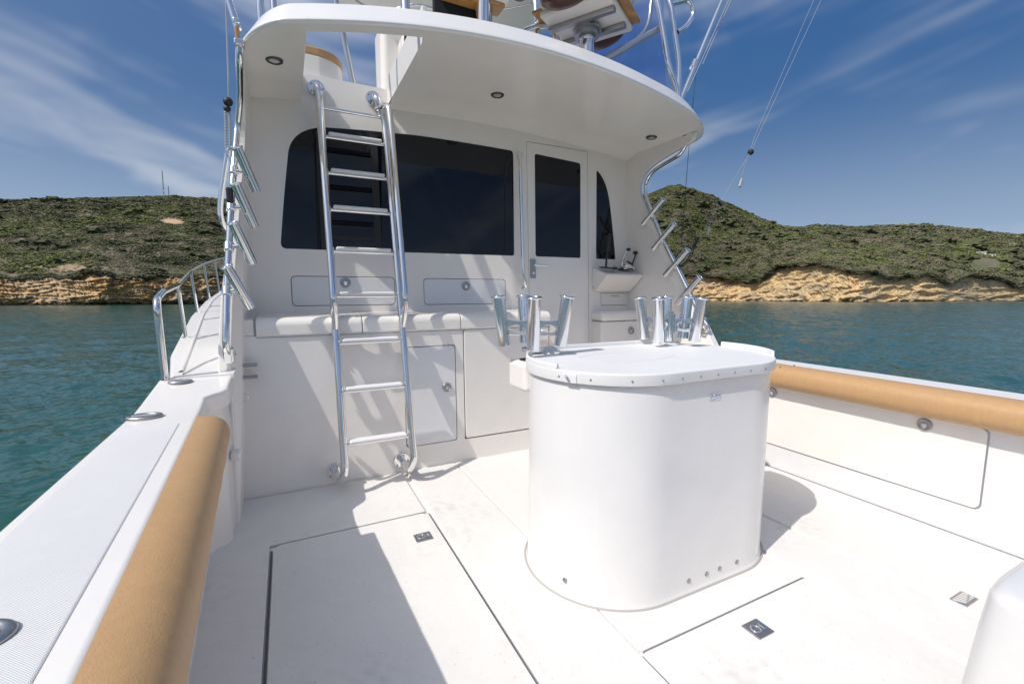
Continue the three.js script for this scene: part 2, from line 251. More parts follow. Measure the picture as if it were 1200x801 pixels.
// --- cabin aft wall
{
  const s = new THREE.Shape([[-0.34, 0.0], [3.05, 0.0], [3.0, 2.55], [1.0, 2.69], [-0.0, 2.692], [-0.19, 2.55]].map(p => new THREE.Vector2(...p)));
  const win = c => { const w = new c(); w.moveTo(0.02, 1.522); w.lineTo(1.715, 1.534); w.quadraticCurveTo(1.736, 1.534, 1.737, 1.556); w.lineTo(1.747, 2.365); w.quadraticCurveTo(1.747, 2.397, 1.715, 2.398); w.quadraticCurveTo(1.3, 2.408, 0.95, 2.402); w.quadraticCurveTo(0.6, 2.385, 0.31, 2.36); w.quadraticCurveTo(0.10, 2.335, 0.06, 2.17); w.quadraticCurveTo(0.015, 1.86, -0.016, 1.56); w.quadraticCurveTo(-0.018, 1.522, 0.02, 1.522); return w; };
  const sid = c => { const w = new c(); w.moveTo(2.595, 1.536); w.lineTo(2.800, 1.536); w.quadraticCurveTo(2.815, 1.537, 2.813, 1.556); w.quadraticCurveTo(2.79, 1.80, 2.755, 2.035); w.quadraticCurveTo(2.725, 2.26, 2.612, 2.335); w.quadraticCurveTo(2.597, 2.34, 2.597, 2.32); w.lineTo(2.586, 1.548); w.quadraticCurveTo(2.586, 1.536, 2.595, 1.536); return w; };
  const L1 = [0.035, 1.139, 0.727, 1.338], L2 = [0.951, 1.136, 1.645, 1.333], DR = [2.640, 1.107, 2.945, 1.218];
  const DOOR = [1.874, 0.30, 2.496, 2.489];
  const gr = 0.004, grow = a => [a[0] - gr, a[1] - gr, a[2] + gr, a[3] + gr];
  s.holes.push(win(THREE.Path), sid(THREE.Path), hole(...grow(L1), 0.03), hole(...grow(L2), 0.03), hole(...grow(DR), 0.006), hole(...grow(DOOR), 0.018));
  const wall = part('cabin_wall', ext(s, 0.045, 0, WALL, 16), M.gel, boat, 'white aft wall of the cabin');
  part('dark_backing', [wallAt(boxAt(-0.08, 2.95, 0.05, 2.5, -0.09, -0.075, 0.001), 0, 0)], M.dark, wall);  // black sheet added behind the wall in place of the unlit interior
  const w1 = part('window', ext(win(THREE.Shape), 0.012, 0, wallOff(-0.008), 16), M.glass, boat, 'large tinted salon window');
  part('window_frame', [wallAt(boxAt(0.235, 0.285, 1.53, 2.33, -0.0075, -0.006, 0.0005), 0, 0), wallAt(boxAt(0.595, 0.645, 1.535, 2.37, -0.0075, -0.006, 0.0005), 0, 0), wallAt(boxAt(0.285, 0.595, 1.60, 1.625, -0.0075, -0.006, 0.0005), 0, 0)], M.rubber, w1);
  part('window_seal', [new THREE.TubeGeometry(new Poly([[1.66, 1.54, -0.006], [1.668, 2.24, -0.006], [1.72, 2.36, -0.006]].map(p => onWall(...p).toArray()), 0.06), 30, 0.006, 6)], M.rubber, w1);
  part('window', ext(sid(THREE.Shape), 0.012, 0, wallOff(-0.008), 16), M.glass, boat, 'narrow tinted window right of the door');
  for (const [a, lx, ly, lab] of [[L1, 0.381, 1.297, 'locker front behind the ladder'], [L2, 1.294, 1.278, 'locker front under the large window']]) {
    const d = part('locker_door', ext(rr(...a, 0.028), 0.02, 0.003, wallOff(0.001)), M.locker, boat, lab);
    part('locker_gap_sheet', [wallAt(boxAt(a[0] - 0.012, a[2] + 0.012, a[1] - 0.012, a[3] + 0.012, -0.055, -0.046, 0.001), 0, 0)], M.dark, d);  // black sheet behind the locker front paints the shade in its gap
    addLatch(d, wallOff(0.002).multiply(off(lx, ly, 0)), 0.030);
  }
  const dd = part('drawer', ext(rr(...DR, 0.006), 0.02, 0.002, wallOff(0.003)), M.gel, boat, 'small drawer under the control shelf');
  part('drawer_gap_sheet', [wallAt(boxAt(DR[0] - 0.01, DR[2] + 0.01, DR[1] - 0.01, DR[3] + 0.01, -0.055, -0.046, 0.001), 0, 0)], M.dark, dd);  // black sheet paints the shade in the gap round the drawer
  part('drawer_pull', [wallAt(rbox(0.10, 0.016, 0.006, 0.003), 2.80, 1.193, 0.005)], M.anod, dd);
  // salon door
  const ds = rr(...DOOR, 0.016); const wp = c => { const w = rr(1.945, 1.537, 2.420, 2.395, 0.03, c); return w; };
  const dsh = new THREE.Shape(ds.getPoints(10)); const wq = new THREE.Path(); wq.moveTo(1.965, 1.537); wq.lineTo(2.395, 1.538); wq.quadraticCurveTo(2.414, 1.538, 2.414, 1.558); wq.lineTo(2.424, 2.352); wq.quadraticCurveTo(2.424, 2.380, 2.398, 2.382); wq.lineTo(1.975, 2.402); wq.quadraticCurveTo(1.951, 2.402, 1.951, 2.38); wq.lineTo(1.943, 1.558); wq.quadraticCurveTo(1.943, 1.537, 1.965, 1.537);
  dsh.holes.push(wq);
  const door = part('cabin_door', ext(dsh, 0.035, 0.002, wallOff(-0.001)), M.gel, boat, 'white cabin door with tall tinted pane');
  part('pane', ext(new THREE.Shape(wq.getPoints(12)), 0.008, 0, wallOff(-0.008)), M.glass, door);
  part('handle_plate', [wallAt(rbox(0.052, 0.165, 0.008, 0.003), 1.912, 1.430, 0.004)], M.dullsteel, door);
  part('door_handle', [wallAt(at(cyl(0.012, 0.045, 16), [0, 0, 0], [Math.PI / 2, 0, 0]), 1.915, 1.458, 0.022), wallAt(rbox(0.13, 0.018, 0.014, 0.006), 1.970, 1.458, 0.045), wallAt(at(cyl(0.011, 0.012, 16), [0, 0, 0], [Math.PI / 2, 0, 0]), 1.912, 1.392, 0.009)], M.steel, door);
  // control shelf, drawer and corner cabinet right of the door
  const q = new THREE.Shape(); q.moveTo(0, 0); q.lineTo(0.06, 0); q.lineTo(0.215, 0.135); q.quadraticCurveTo(0.222, 0.15, 0.205, 0.155); q.lineTo(0, 0.215); q.lineTo(0, 0);
  const g = new THREE.ExtrudeGeometry(q, { depth: 0.40, bevelEnabled: true, bevelThickness: 0.008, bevelSize: 0.006, bevelOffset: -0.006, bevelSegments: 3, curveSegments: 8 });
  g.applyMatrix4(new THREE.Matrix4().makeTranslation(2.945, 1.238, -3.425).multiply(new THREE.Matrix4().makeRotationY(-Math.PI / 2)));
  const sh = part('control_shelf', g, M.gel, boat, 'wedge shaped shelf for the engine controls');
  part('screw', [at(cyl(0.006, 0.006, 10), [2.536, 1.275, -3.40], [0, 0, Math.PI / 2])], M.dullsteel, sh);
  const cab = part('corner_cabinet', [boxAt(2.525, 3.0, 0, 0.962, -3.5, -3.262, 0.012)], M.gel, boat, 'low cabinet in the corner right of the door');
  part('cabinet_lid', [at(rbox(0.475, 0.092, 0.245, 0.035, 5), [2.765, 1.011, -3.375])], M.gel, cab);
  addLatch(cab, off(2.875, 0.872, -3.258), 0.030);
}
// --- grab rail left of the door
{
  const P = [[1.800, 2.365, 0], [1.800, 2.365, 0.055], [1.775, 2.335, 0.062], [1.783, 1.42, 0.062], [1.788, 1.34, 0.062], [1.822, 1.266, 0.045], [1.822, 1.262, 0]].map(p => onWall(...p).toArray());
  const h = part('grab_rail', pipe(P, 0.0135, 0.05, 70), M.steel, boat, 'vertical grab rail beside the cabin door');
  for (const [x, y] of [[1.800, 2.365], [1.822, 1.262]]) part('rail_flange', [wallAt(at(cyl(0.026, 0.008, 20), [0, 0, 0], [Math.PI / 2, 0, 0]), x, y, 0.004)], M.steel, h);
}
// --- side wings of the cabin
function wing(name, pts, x, lean, dir, label) {
  const s = new THREE.Shape(pts.getPoints(12));
  let g = new THREE.ExtrudeGeometry(s, { depth: 0.084, bevelEnabled: true, bevelThickness: 0.008, bevelSize: 0.008, bevelOffset: -0.008, bevelSegments: 3 });
  g.translate(0, 0, 0.008);                                          // shape (x = -z, y) extruded 0..0.1
  g.applyMatrix4(new THREE.Matrix4().makeRotationY(Math.PI / 2));    // shape x -> -z, depth -> +x
  const p = g.attributes.position;
  for (let i = 0; i < p.count; i++) { const y = p.getY(i); const w = p.getX(i) * lerp(0.62, 0.30, sstep(0.9, 2.4, y)); p.setX(i, x + dir * w + lean(y)); }
  if (dir < 0) { g = g.toNonIndexed(); const a = g.attributes.position.array; for (let i = 0; i < a.length; i += 9) for (let k = 0; k < 3; k++) { const t = a[i + 3 + k]; a[i + 3 + k] = a[i + 6 + k]; a[i + 6 + k] = t; } }
  g.computeVertexNormals();
  return part(name, g, M.gel, boat, label);
}
const leanL = y => 0.10 * Math.max(0, y - 1.0) * 0.95;
{
  // shape coordinates: (depth ahead of the camera, height)
  const a = new THREE.Path(); a.moveTo(3.56, 0); a.lineTo(2.70, 0); a.lineTo(2.78, 0.72); a.quadraticCurveTo(2.84, 0.82, 2.87, 0.92); a.lineTo(2.95, 1.21); a.lineTo(3.08, 1.60); a.lineTo(3.22, 1.98); a.bezierCurveTo(3.31, 2.20, 3.30, 2.30, 3.05, 2.36); a.quadraticCurveTo(2.95, 2.38, 2.90, 2.42); a.lineTo(2.86, 2.52); a.lineTo(3.56, 2.52);
  wing('side_wing', a, -0.285, leanL, -1, 'left side wing of the cabin');
  const b = new THREE.Path(); b.moveTo(3.56, 0); b.lineTo(2.12, 0); b.lineTo(2.28, 0.6); b.lineTo(2.43, 0.82); b.lineTo(2.58, 1.045); b.lineTo(2.83, 1.43); b.lineTo(3.17, 1.93); b.bezierCurveTo(3.34, 2.16, 3.32, 2.29, 3.07, 2.352); b.quadraticCurveTo(2.86, 2.398, 2.74, 2.408); b.quadraticCurveTo(2.68, 2.42, 2.665, 2.485); b.lineTo(2.76, 2.495); b.lineTo(2.80, 2.55); b.lineTo(3.56, 2.55);
  wing('side_wing', b, 2.985, y => -0.045 * sstep(0.9, 2.3, y), 1, 'right side wing of the cabin');
  // dark bulkhead hardware near the left corner
  const hx = -0.262;
  part('hinge', [at(rbox(0.11, 0.014, 0.05, 0.006), [hx + 0.035, 0.815, -2.975]), at(rbox(0.11, 0.014, 0.05, 0.006), [hx + 0.035, 0.745, -2.972]), at(cyl(0.006, 0.10, 10), [hx, 0.775, -2.97])], M.dullsteel, boat);
  part('padeye', [at(new THREE.TorusGeometry(0.022, 0.0045, 8, 20), [hx + 0.012, 0.632, -2.955]), at(rbox(0.008, 0.10, 0.03, 0.003), [hx - 0.012, 0.60, -2.955])], M.steel, boat);
  part('pocket_scoop', [at(rbox(0.05, 0.045, 0.10, 0.018, 3), [-0.275, 0.395, -2.66])], M.gel, boat);
}
// --- gunwales: coaming tops, liners, hull
const sheer = z => 0.75 + (z < -2.3 ? 0.11 * (-2.3 - z) : 0);
const inL = z => z > -2.42 ? -0.262 - 0.052 * Math.max(0, -z - 0.7) : lerp(-0.352, -0.272, sstep(-2.42, -2.52, z));
const outL = z => -0.565 - 0.018 * Math.max(0, -z - 1.2) - 0.0 * z;
function strip(zs, rows) {                                            // rows: z -> list of [x,y]; skin between them
  const P = [], U = [], I = []; const n = rows(zs[0]).length;
  zs.forEach(z => rows(z).forEach(([x, y]) => { P.push(x, y, z); U.push(x, z); }));
  for (let i = 0; i < zs.length - 1; i++) for (let k = 0; k < n - 1; k++) { const a = i * n + k, b = a + 1, c = a + n, d = c + 1; I.push(a, c, b, b, c, d); }
  const g = new THREE.BufferGeometry(); g.setAttribute('position', new THREE.Float32BufferAttribute(P, 3)); g.setAttribute('uv', new THREE.Float32BufferAttribute(U, 2)); g.setIndex(I); g.computeVertexNormals(); return g;
}
const range = (a, b, n) => Array.from({ length: n + 1 }, (_, i) => a + (b - a) * i / n);
{
  const zs = [...range(1.2, -2.40, 30), ...range(-2.42, -2.76, 10)];
  const arc = (cx, cy, r, a0, a1, n = 5) => range(a0, a1, n).map(a => [cx + r * Math.cos(a), cy + r * Math.sin(a)]);
  const secL = z => { const i = inL(z), o = outL(z), y = sheer(z), r = 0.018; return [[i - 0.03, 0.0], [i - 0.03, y - 0.10], [i, y - 0.075], ...arc(i - r, y - r, r, 0, Math.PI / 2), ...arc(o + r, y - r, r, Math.PI / 2, Math.PI), [o, y - 0.08], [o - 0.015, y - 0.10], [o + 0.05, y - 0.45], [o + 0.16, y - 1.6]]; };
  const cl = part('coaming', strip(zs, secL), M.gel, boat, 'left gunwale coaming');
  part('nonskid_pad', strip(range(1.2, -2.02, 40), z => { const i = inL(z) - 0.055, o = outL(z) + 0.035, y = sheer(z); return [[i + 0.004, y + 0.0005], [i, y + 0.004], [lerp(i, o, 0.5), y + 0.004], [o, y + 0.004], [o - 0.004, y + 0.0005]]; }), M.grip, cl);
  const inR = z => 3.03 + 0.012 * Math.max(0, -z - 0.7) * -1 + 0.0, outR = z => 3.36 - 0.01 * Math.max(0, -z - 1.2);
  const zsr = range(1.2, -3.6, 40);
  const secR = z => { const i = 3.022, o = outR(z), y = 0.748, r = 0.016; return [[3.04, 0.0], [3.04, y - 0.10], [i, y - 0.08], ...arc(i + r, y - r, r, Math.PI, Math.PI / 2), ...arc(o - r, y - r - 0.022, r, Math.PI / 2, 0), [o, y - 0.12], [o - 0.06, y - 0.45], [o - 0.18, y - 1.6]]; };
  part('coaming', strip(zsr, z => secR(z).reverse()), M.poly, boat, 'right gunwale coaming');
  // right liner locker with two latches
  const RL = new THREE.Matrix4().makeTranslation(3.04, 0, 0).multiply(new THREE.Matrix4().makeRotationY(-Math.PI / 2)); // local x -> +z, faces -x
  const d = part('locker_door', ext(rr(-2.20, 0.166, -0.866, 0.578, 0.03), 0.012, 0.003, RL.clone().multiply(off(0, 0, 0.007))), M.gel, boat, 'long locker door in the right gunwale');
  part('locker_gap_sheet', ext(rr(-2.207, 0.159, -0.859, 0.585, 0.034), 0.006, 0, RL.clone().multiply(off(0, 0, 0.0015))), M.dullsteel, d);
  for (const z of [-1.108, -1.96]) addLatch(d, RL.clone().multiply(off(z, 0.535, 0.009)), 0.028);
  part('sole_seam', [boxAt(3.016, 3.038, -0.003, 0.0015, -3.2, 1.2, 0.0005)], M.dullsteel, boat);
  // hawse pipes on the left coaming
  for (const [x, z, s] of [[-0.489, -2.68, 0.80], [-0.519, -2.17, 0.92], [-0.435, -0.86, 0.92]]) {
    const hp = part('hawse_pipe', [at(new THREE.TorusGeometry(0.040 * s, 0.008 * s, 10, 36), [x, sheer(z) + 0.006, z], [Math.PI / 2, 0, 0], [1.35, 1, 1])], M.dullsteel, cl);
    part('hawse_bar', [at(new THREE.CylinderGeometry(0.036 * s, 0.036 * s, 0.004, 30), [x, sheer(z) + 0.0045, z], [0, 0, 0], [1.35, 1, 1]), at(cyl(0.008 * s, 0.085 * s, 12), [x, sheer(z) + 0.008, z], [0, 0, Math.PI / 2])], M.dullsteel, cl);
  }
  // raised left side deck running forward
  const dz = [-2.745, -3.38, -4.2, -5.31, -6.1, -6.9, -8.0, -9.06, -10.2, -11.5];
  const od = z => table([[-11.5, -0.86], [-10.2, -0.93], [-9.06, -0.959], [-8.0, -0.955], [-6.9, -0.934], [-5.31, -0.846], [-3.38, -0.657], [-2.745, -0.545]], z);
  const yd = z => 0.805 + 0.07 * (-z - 2.7);
  const sd = part('side_deck', [strip(dz, z => { const o = od(z), y = yd(z); return [[-0.27, y], [-0.33, y], ...range(-0.34, o + 0.02, 3).map(x => [x, y]), [o + 0.006, y - 0.006], [o, y - 0.02], [o - 0.01, y - 0.12], [o + 0.06, y - 0.5], [o + 0.35, y - 2.4]]; }), strip([-2.745, -2.743], z => { const s = z === -2.745 ? yd(z) : yd(z) - 0.05; return range(-0.27, od(z), 4).map(x => [x, s]); })], M.gel, boat, 'left side deck rising toward the bow');
  const zz = range(-2.86, -9.0, 30);
  const ridge = z => table([[-9, -0.90], [-8.86, -0.895], [-7.02, -0.86], [-5.43, -0.755], [-3.9, -0.61], [-2.86, -0.515]], z);
  part('deck_ridge', new THREE.TubeGeometry(new THREE.CatmullRomCurve3(zz.map(z => V3(ridge(z), yd(z) - 0.004, z))), 60, 0.014, 8), M.gel, sd);
  for (const [za, zb] of [[-2.80, -3.30], [-3.92, -4.30], [-5.0, -5.4], [-6.2, -6.6]]) part('deck_cross_line', pipe([[ridge(za) + 0.02, yd(za) + 0.001, za], [(ridge(za) - 0.36) / 2, yd((za + zb) / 2) + 0.001, (za + zb) / 2], [-0.34, yd(zb) + 0.001, zb]], 0.006, 0.02, 10, 6), M.anod, sd);  // thin grey tubes laid across the side deck
  // hull forward and transom closing the shell
  part('hull', [strip(range(-3.6, -12.5, 12), z => { const t = (-z - 3.6) / 8.9, o = lerp(3.34, 1.9, t * t), y = yd(z) - 0.05; return [[3.0 - t, y], [o, y], [o - 0.08, y - 0.5], [lerp(o - 0.35, 1.4, t), y - 2.4]]; }), boxAt(-0.50, 3.28, -0.6, 0.7, 1.2, 1.3, 0.02), boxAt(0.0, 2.9, 0.7, 1.3, -11.5, -3.62, 0.3, 4)], M.gel, boat, 'white hull and forward deckhouse');
}
// --- left bow rail
{
  const st = [[[-0.564, 0.80, -2.75], [-0.569, 1.165, -2.75]], [[-0.677, 0.892, -4.014], [-0.70, 1.278, -4.014]], [[-0.837, 1.008, -5.667], [-0.869, 1.43, -5.667]], [[-0.93, 1.115, -7.275], [-0.965, 1.58, -7.275]], [[-0.955, 1.20, -8.576], [-0.99, 1.70, -8.576]], [[-0.94, 1.26, -9.6], [-0.975, 1.80, -9.6]]];
  const bow = part('bow_rail', pipe([st[0][0], [-0.571, 1.20, -2.75], [-0.60, 1.235, -3.05], ...st.slice(1).map(a => a[1]), [-0.95, 1.98, -11.4]], 0.0165, 0.06, 160), M.steel, boat, 'polished rail along the left side deck');
  for (const [a, b] of st.slice(1)) part('stanchion', [between(a, b, 0.0125), at(cyl(0.026, 0.008, 18), [a[0], a[1] + 0.004, a[2]])], M.steel, bow);
}
// --- flybridge overhang with ladder opening
const HX0 = 0.150, HX1 = 0.728, HZ = -3.36;
function lipZ(x) {
  let z = -2.364 - (x < 1.4 ? 0.115 : 0.072) * (x - 1.4) * (x - 1.4);
  const l = x - OX0, r = OX1 - x, RL = 0.24, RR = 0.42;
  if (l < RL) z -= 0.40 * (1 - Math.sqrt(Math.max(0, 1 - ((RL - l) / RL) ** 2)));
  if (r < RR) z -= 0.26 * (1 - Math.sqrt(Math.max(0, 1 - ((RR - r) / RR) ** 2)));
  return z;
}
const OX0 = -0.172, OX1 = 3.105, OZB = -3.56;
const slabH = x => 0.132 - 0.10 * sstep(2.45, 3.08, x);
const slope = x => 0.075 - 0.045 * sstep(2.3, 3.08, x);
{
  const xs = []; for (let i = 0; i <= 34; i++) xs.push(lerp(OX0, HX0, 0.5 - 0.5 * Math.cos(Math.PI * i / 34)));
  for (let i = 1; i <= 14; i++) xs.push(lerp(HX0, HX1, i / 14));
  for (let i = 1; i <= 70; i++) { const t = i / 70; xs.push(lerp(HX1, OX1, Math.sin(t * Math.PI / 2))); }
  const grid = (xs, z0, z1, yf, n = 10) => { const P = [], I = [], U = []; xs.forEach(x => { for (let k = 0; k <= n; k++) { const z = lerp(z0(x), z1(x), k / n); P.push(x, yf(x, z), z); U.push(x, z); } }); for (let i = 0; i < xs.length - 1; i++) for (let k = 0; k < n; k++) { const a = i * (n + 1) + k, b = a + n + 1; I.push(a, b, a + 1, a + 1, b, b + 1); } const g = new THREE.BufferGeometry(); g.setAttribute('position', new THREE.Float32BufferAttribute(P, 3)); g.setAttribute('uv', new THREE.Float32BufferAttribute(U, 2)); g.setIndex(I); g.computeVertexNormals(); return g; };
  const inset = 0.014;
  const zl = x => lipZ(x) - inset, zb = () => OZB;
  const zHole = x => lipZ(x) - 0.092;
  const A = xs.filter(x => x <= HX0 + 1e-6), B = xs.filter(x => x >= HX0 - 1e-6 && x <= HX1 + 1e-6), C = xs.filter(x => x >= HX1 - 1e-6);
  // ceiling, with a cove where it meets the wall
  const yb = (x, z) => camber(x) - 0.03 * sstep(-3.33, -3.44, z);
  const yt = x => camber(x) + slabH(x);
  const bottom = [grid(A, zl, zb, yb, 14), grid(B, zl, zHole, yb, 2), grid(C, zl, zb, yb, 14)];
    // rounded fascia
  const P = [], I = [], prof = [0, 0.02, 0.04, 0.07, 0.12, 0.3, 0.5, 0.7, 0.9, 0.93, 0.97, 1];
  xs.forEach((x, i) => { const x0 = xs[Math.max(0, i - 1)], x1 = xs[Math.min(xs.length - 1, i + 1)]; let nx = -(lipZ(x1) - lipZ(x0)), nz = x1 - x0; const l = Math.hypot(nx, nz) || 1; nx /= l; nz /= l;
    for (const t of prof) { const o = t < 0.12 ? -inset * (1 - t / 0.12) ** 2 : -slope(x) * (t - 0.12) / 0.88 - (t > 0.9 ? 0.012 * ((t - 0.9) / 0.1) ** 2 : 0); P.push(x + nx * o, camber(x) + slabH(x) * t, lipZ(x) + nz * o); } });
  const n = prof.length; for (let i = 0; i < xs.length - 1; i++) for (let k = 0; k < n - 1; k++) { const a = i * n + k, b = a + n; I.push(a, b, a + 1, a + 1, b, b + 1); }
  const fg = new THREE.BufferGeometry(); fg.setAttribute('position', new THREE.Float32BufferAttribute(P, 3)); fg.setIndex(I); fg.computeVertexNormals();
  const top = [A, B, C].map(S => { const q = [], t = []; S.forEach(x => { const i = xs.indexOf(x), k = (i * n + n - 1) * 3; q.push(P[k], P[k + 1], P[k + 2], P[k], P[k + 1], S === B ? Math.min(zHole(x), P[k + 2] - 0.002) : OZB); }); for (let i = 0; i < S.length - 1; i++) { const a = i * 2; t.push(a, a + 2, a + 1, a + 1, a + 2, a + 3); } const g = new THREE.BufferGeometry(); g.setAttribute('position', new THREE.Float32BufferAttribute(q, 3)); g.setIndex(t); g.computeVertexNormals(); return g; });
  // walls of the ladder opening
  const side = (x, z0, z1) => { const g = new THREE.PlaneGeometry(Math.abs(z1 - z0), slabH(x) + 0.004); g.rotateY(Math.PI / 2); return g.translate(x, camber(x) + slabH(x) / 2, (z0 + z1) / 2); };
  const hw = [side(HX0, zHole(HX0), OZB), side(HX1, zHole(HX1), OZB)];
  const aft = new THREE.BufferGeometry(), ap = [], ai = []; B.forEach(x => { ap.push(x, camber(x), zHole(x), x, yt(x), zHole(x)); }); for (let i = 0; i < B.length - 1; i++) { const a = i * 2; ai.push(a, a + 2, a + 1, a + 1, a + 2, a + 3); } aft.setAttribute('position', new THREE.Float32BufferAttribute(ap, 3)); aft.setIndex(ai); aft.computeVertexNormals();
  // toe board standing on the floor along the right side of the opening
  const oh = part('overhang', [...bottom, ...top, ...hw, aft], M.gel, boat, 'flybridge overhang with the ladder opening');
  part('fascia', fg, M.gloss, oh);
  part('toe_board', [boxAt(HX1 + 0.002, HX1 + 0.03, 2.70, 2.775, -3.5, -2.56, 0.008)], M.gel, oh);
  part('opening_sill', [boxAt(HX0 - 0.05, HX1 + 0.1, 2.60, 2.688, -3.74, -3.515, 0.003)], M.gel, oh);
  for (const [x, z] of [[0.004, -2.99], [1.388, -3.013], [2.79, -2.987]]) {
    const dl = part('downlight', [at(new THREE.LatheGeometry([[0.026, 0.002], [0.028, -0.006], [0.040, -0.008], [0.046, -0.003], [0.047, 0.004]].map(p => new THREE.Vector2(...p)), 36), [x, camber(x) - 0.001, z])], M.darksteel, boat);
    part('lens', [at(cyl(0.028, 0.004, 28), [x, camber(x) - 0.003, z])], M.lamp, dl);
  }
  // flybridge floor ahead of the wall, with an open front
  part('flybridge_floor', [boxAt(-0.1, 2.95, 2.56, 2.66, -6.2, -3.72, 0.03)], M.gel, boat);
  // padded side coaming seen through the opening
  const cs = new THREE.Shape(); cs.moveTo(-0.04, 3.51); cs.lineTo(0.28, 3.53); cs.quadraticCurveTo(0.45, 3.56, 0.46, 3.78); cs.lineTo(0.46, 4.1); cs.lineTo(-0.04, 4.1);
  const eg = (y0, y1, b) => { const g = new THREE.ExtrudeGeometry(cs, { depth: y1 - y0 - 2 * b, bevelEnabled: true, bevelThickness: b, bevelSize: b, bevelOffset: -b, bevelSegments: 3, curveSegments: 16 }); g.rotateX(-Math.PI / 2); return g.translate(0, y0 + b, 0); };
  const fb = part('flybridge_lounge', eg(2.66, 2.835, 0.008), M.gel, boat, 'curved flybridge seat base seen through the ladder opening');
  part('cushion', eg(2.836, 2.893, 0.012), M.tan, fb);
  // helm console
  const hc = part('helm_console', [boxAt(0.80, 1.5, 2.62, 3.46, -4.35, -4.02, 0.06, 4), boxAt(0.93, 1.5, 2.62, 3.30, -4.02, -3.82, 0.05, 4)], M.gel, boat, 'white helm console on the flybridge');
  part('vent', [boxAt(0.94, 1.12, 3.20, 3.28, -3.819, -3.812, 0.003), boxAt(1.02, 1.13, 3.06, 3.13, -3.819, -3.812, 0.003)], M.rubber, hc);
  part('console_rail', [pipe([[0.86, 3.38, -4.0], [0.86, 3.44, -3.86], [1.02, 3.47, -3.74], [1.5, 3.47, -3.74]], 0.012, 0.05)], M.steel, hc);
  // hard top and its pipework
  const hs = rr(0.46, 3.6, 3.16, 6.2, 0.7);
  const ht = part('hard_top', [ext(hs, 0.07, 0.02, M4([0, 4.66, 0], [-Math.PI / 2, 0, 0]))], M.gel, boat, 'hard top above the flybridge');
  part('hardtop_seam', [pipe([[0.6, 4.588, -5.3], [0.9, 4.585, -6.02], [2.0, 4.585, -5.75], [2.75, 4.585, -5.0]], 0.012, 0.4, 60, 6)], M.anod, ht);
  for (const p of [[[0.66, 2.68, -4.25], [0.52, 3.40, -4.22], [0.30, 4.60, -4.2]], [[0.655, 2.66, -2.60], [0.66, 3.4, -2.7], [0.70, 4.6, -3.7]], [[1.70, 2.66, -3.0], [1.70, 3.3, -3.02], [1.72, 4.6, -3.6]], [[1.78, 2.66, -3.02], [1.93, 3.32, -3.05], [2.1, 4.6, -3.6]], [[1.50, 3.02, -3.1], [1.70, 3.12, -3.0], [1.80, 3.15, -3.0]]])
    part('tower_leg', [pipe(p, 0.024, 0.2)], p[0][2] > -4 ? M.alu : M.anod, ht);
}
const lipY = x => camber(x) + slabH(x);
{ // tower pipes on the right corner of the overhang and on the left
  const r = part('tower_frame', [pipe([[2.735, 2.60, -2.66], [2.725, 2.75, -2.66], [2.64, 2.89, -2.67], [2.575, 3.36, -2.74], [2.50, 4.2, -3.1]], 0.021, 0.08), pipe([[2.735, 2.60, -2.655], [2.728, 2.95, -2.66], [2.66, 3.36, -2.70], [2.56, 4.2, -3.1]], 0.021, 0.08)], M.alu, boat, 'tower pipes standing on the right end of the overhang');
  part('tower_loop', [pipe([[2.71, 3.16, -2.67], [2.78, 3.21, -2.65], [2.845, 3.31, -2.64], [2.80, 3.40, -2.65], [2.67, 3.36, -2.70]], 0.017, 0.05)], M.alu, r);
  const l = part('tower_frame', [pipe([[-0.045, 2.56, -2.95], [-0.05, 2.9, -2.95], [0.02, 4.6, -3.6]], 0.02, 0.2), pipe([[0.015, 2.58, -2.92], [0.02, 3.6, -3.0]], 0.016, 0.1)], M.alu, boat, 'tower pipes standing on the left end of the overhang');
  // clear side curtain of the flybridge on the right with its frame
  const P = [[1.72, 2.70, -2.62], [2.52, 2.68, -2.64], [2.52, 3.6, -2.9], [1.72, 3.6, -2.9]];
  const cg = new THREE.BufferGeometry(); const cp = [], ci = []; const nu = 18, nv = 14;
  for (let j = 0; j <= nv; j++) for (let i = 0; i <= nu; i++) { const u = i / nu, v = j / nv; const x = lerp(1.95, 2.84, u), y = lerp(2.62, 3.7, v), z = -2.86 - 0.12 * v - (1 - u) * 0.25 + 0.012 * n2(u * 5, v * 3) ; cp.push(x, y, z); }
  for (let j = 0; j < nv; j++) for (let i = 0; i < nu; i++) { const a = j * (nu + 1) + i, b = a + nu + 1; ci.push(a, a + 1, b, b, a + 1, b + 1); }
  cg.setAttribute('position', new THREE.Float32BufferAttribute(cp, 3)); cg.setIndex(ci); cg.computeVertexNormals();
  const cu = part('clear_curtain', cg, M.vinyl, boat, 'clear vinyl curtain on the right side of the flybridge');
  part('curtain_frame', [pipe([[2.05, 2.84, -2.80], [2.40, 3.07, -2.80], [2.65, 3.23, -2.76]], 0.024, 0.1), pipe([[2.40, 3.07, -2.80], [2.55, 3.22, -2.80], [2.60, 3.65, -2.82]], 0.014, 0.1)], M.anod, cu);
}
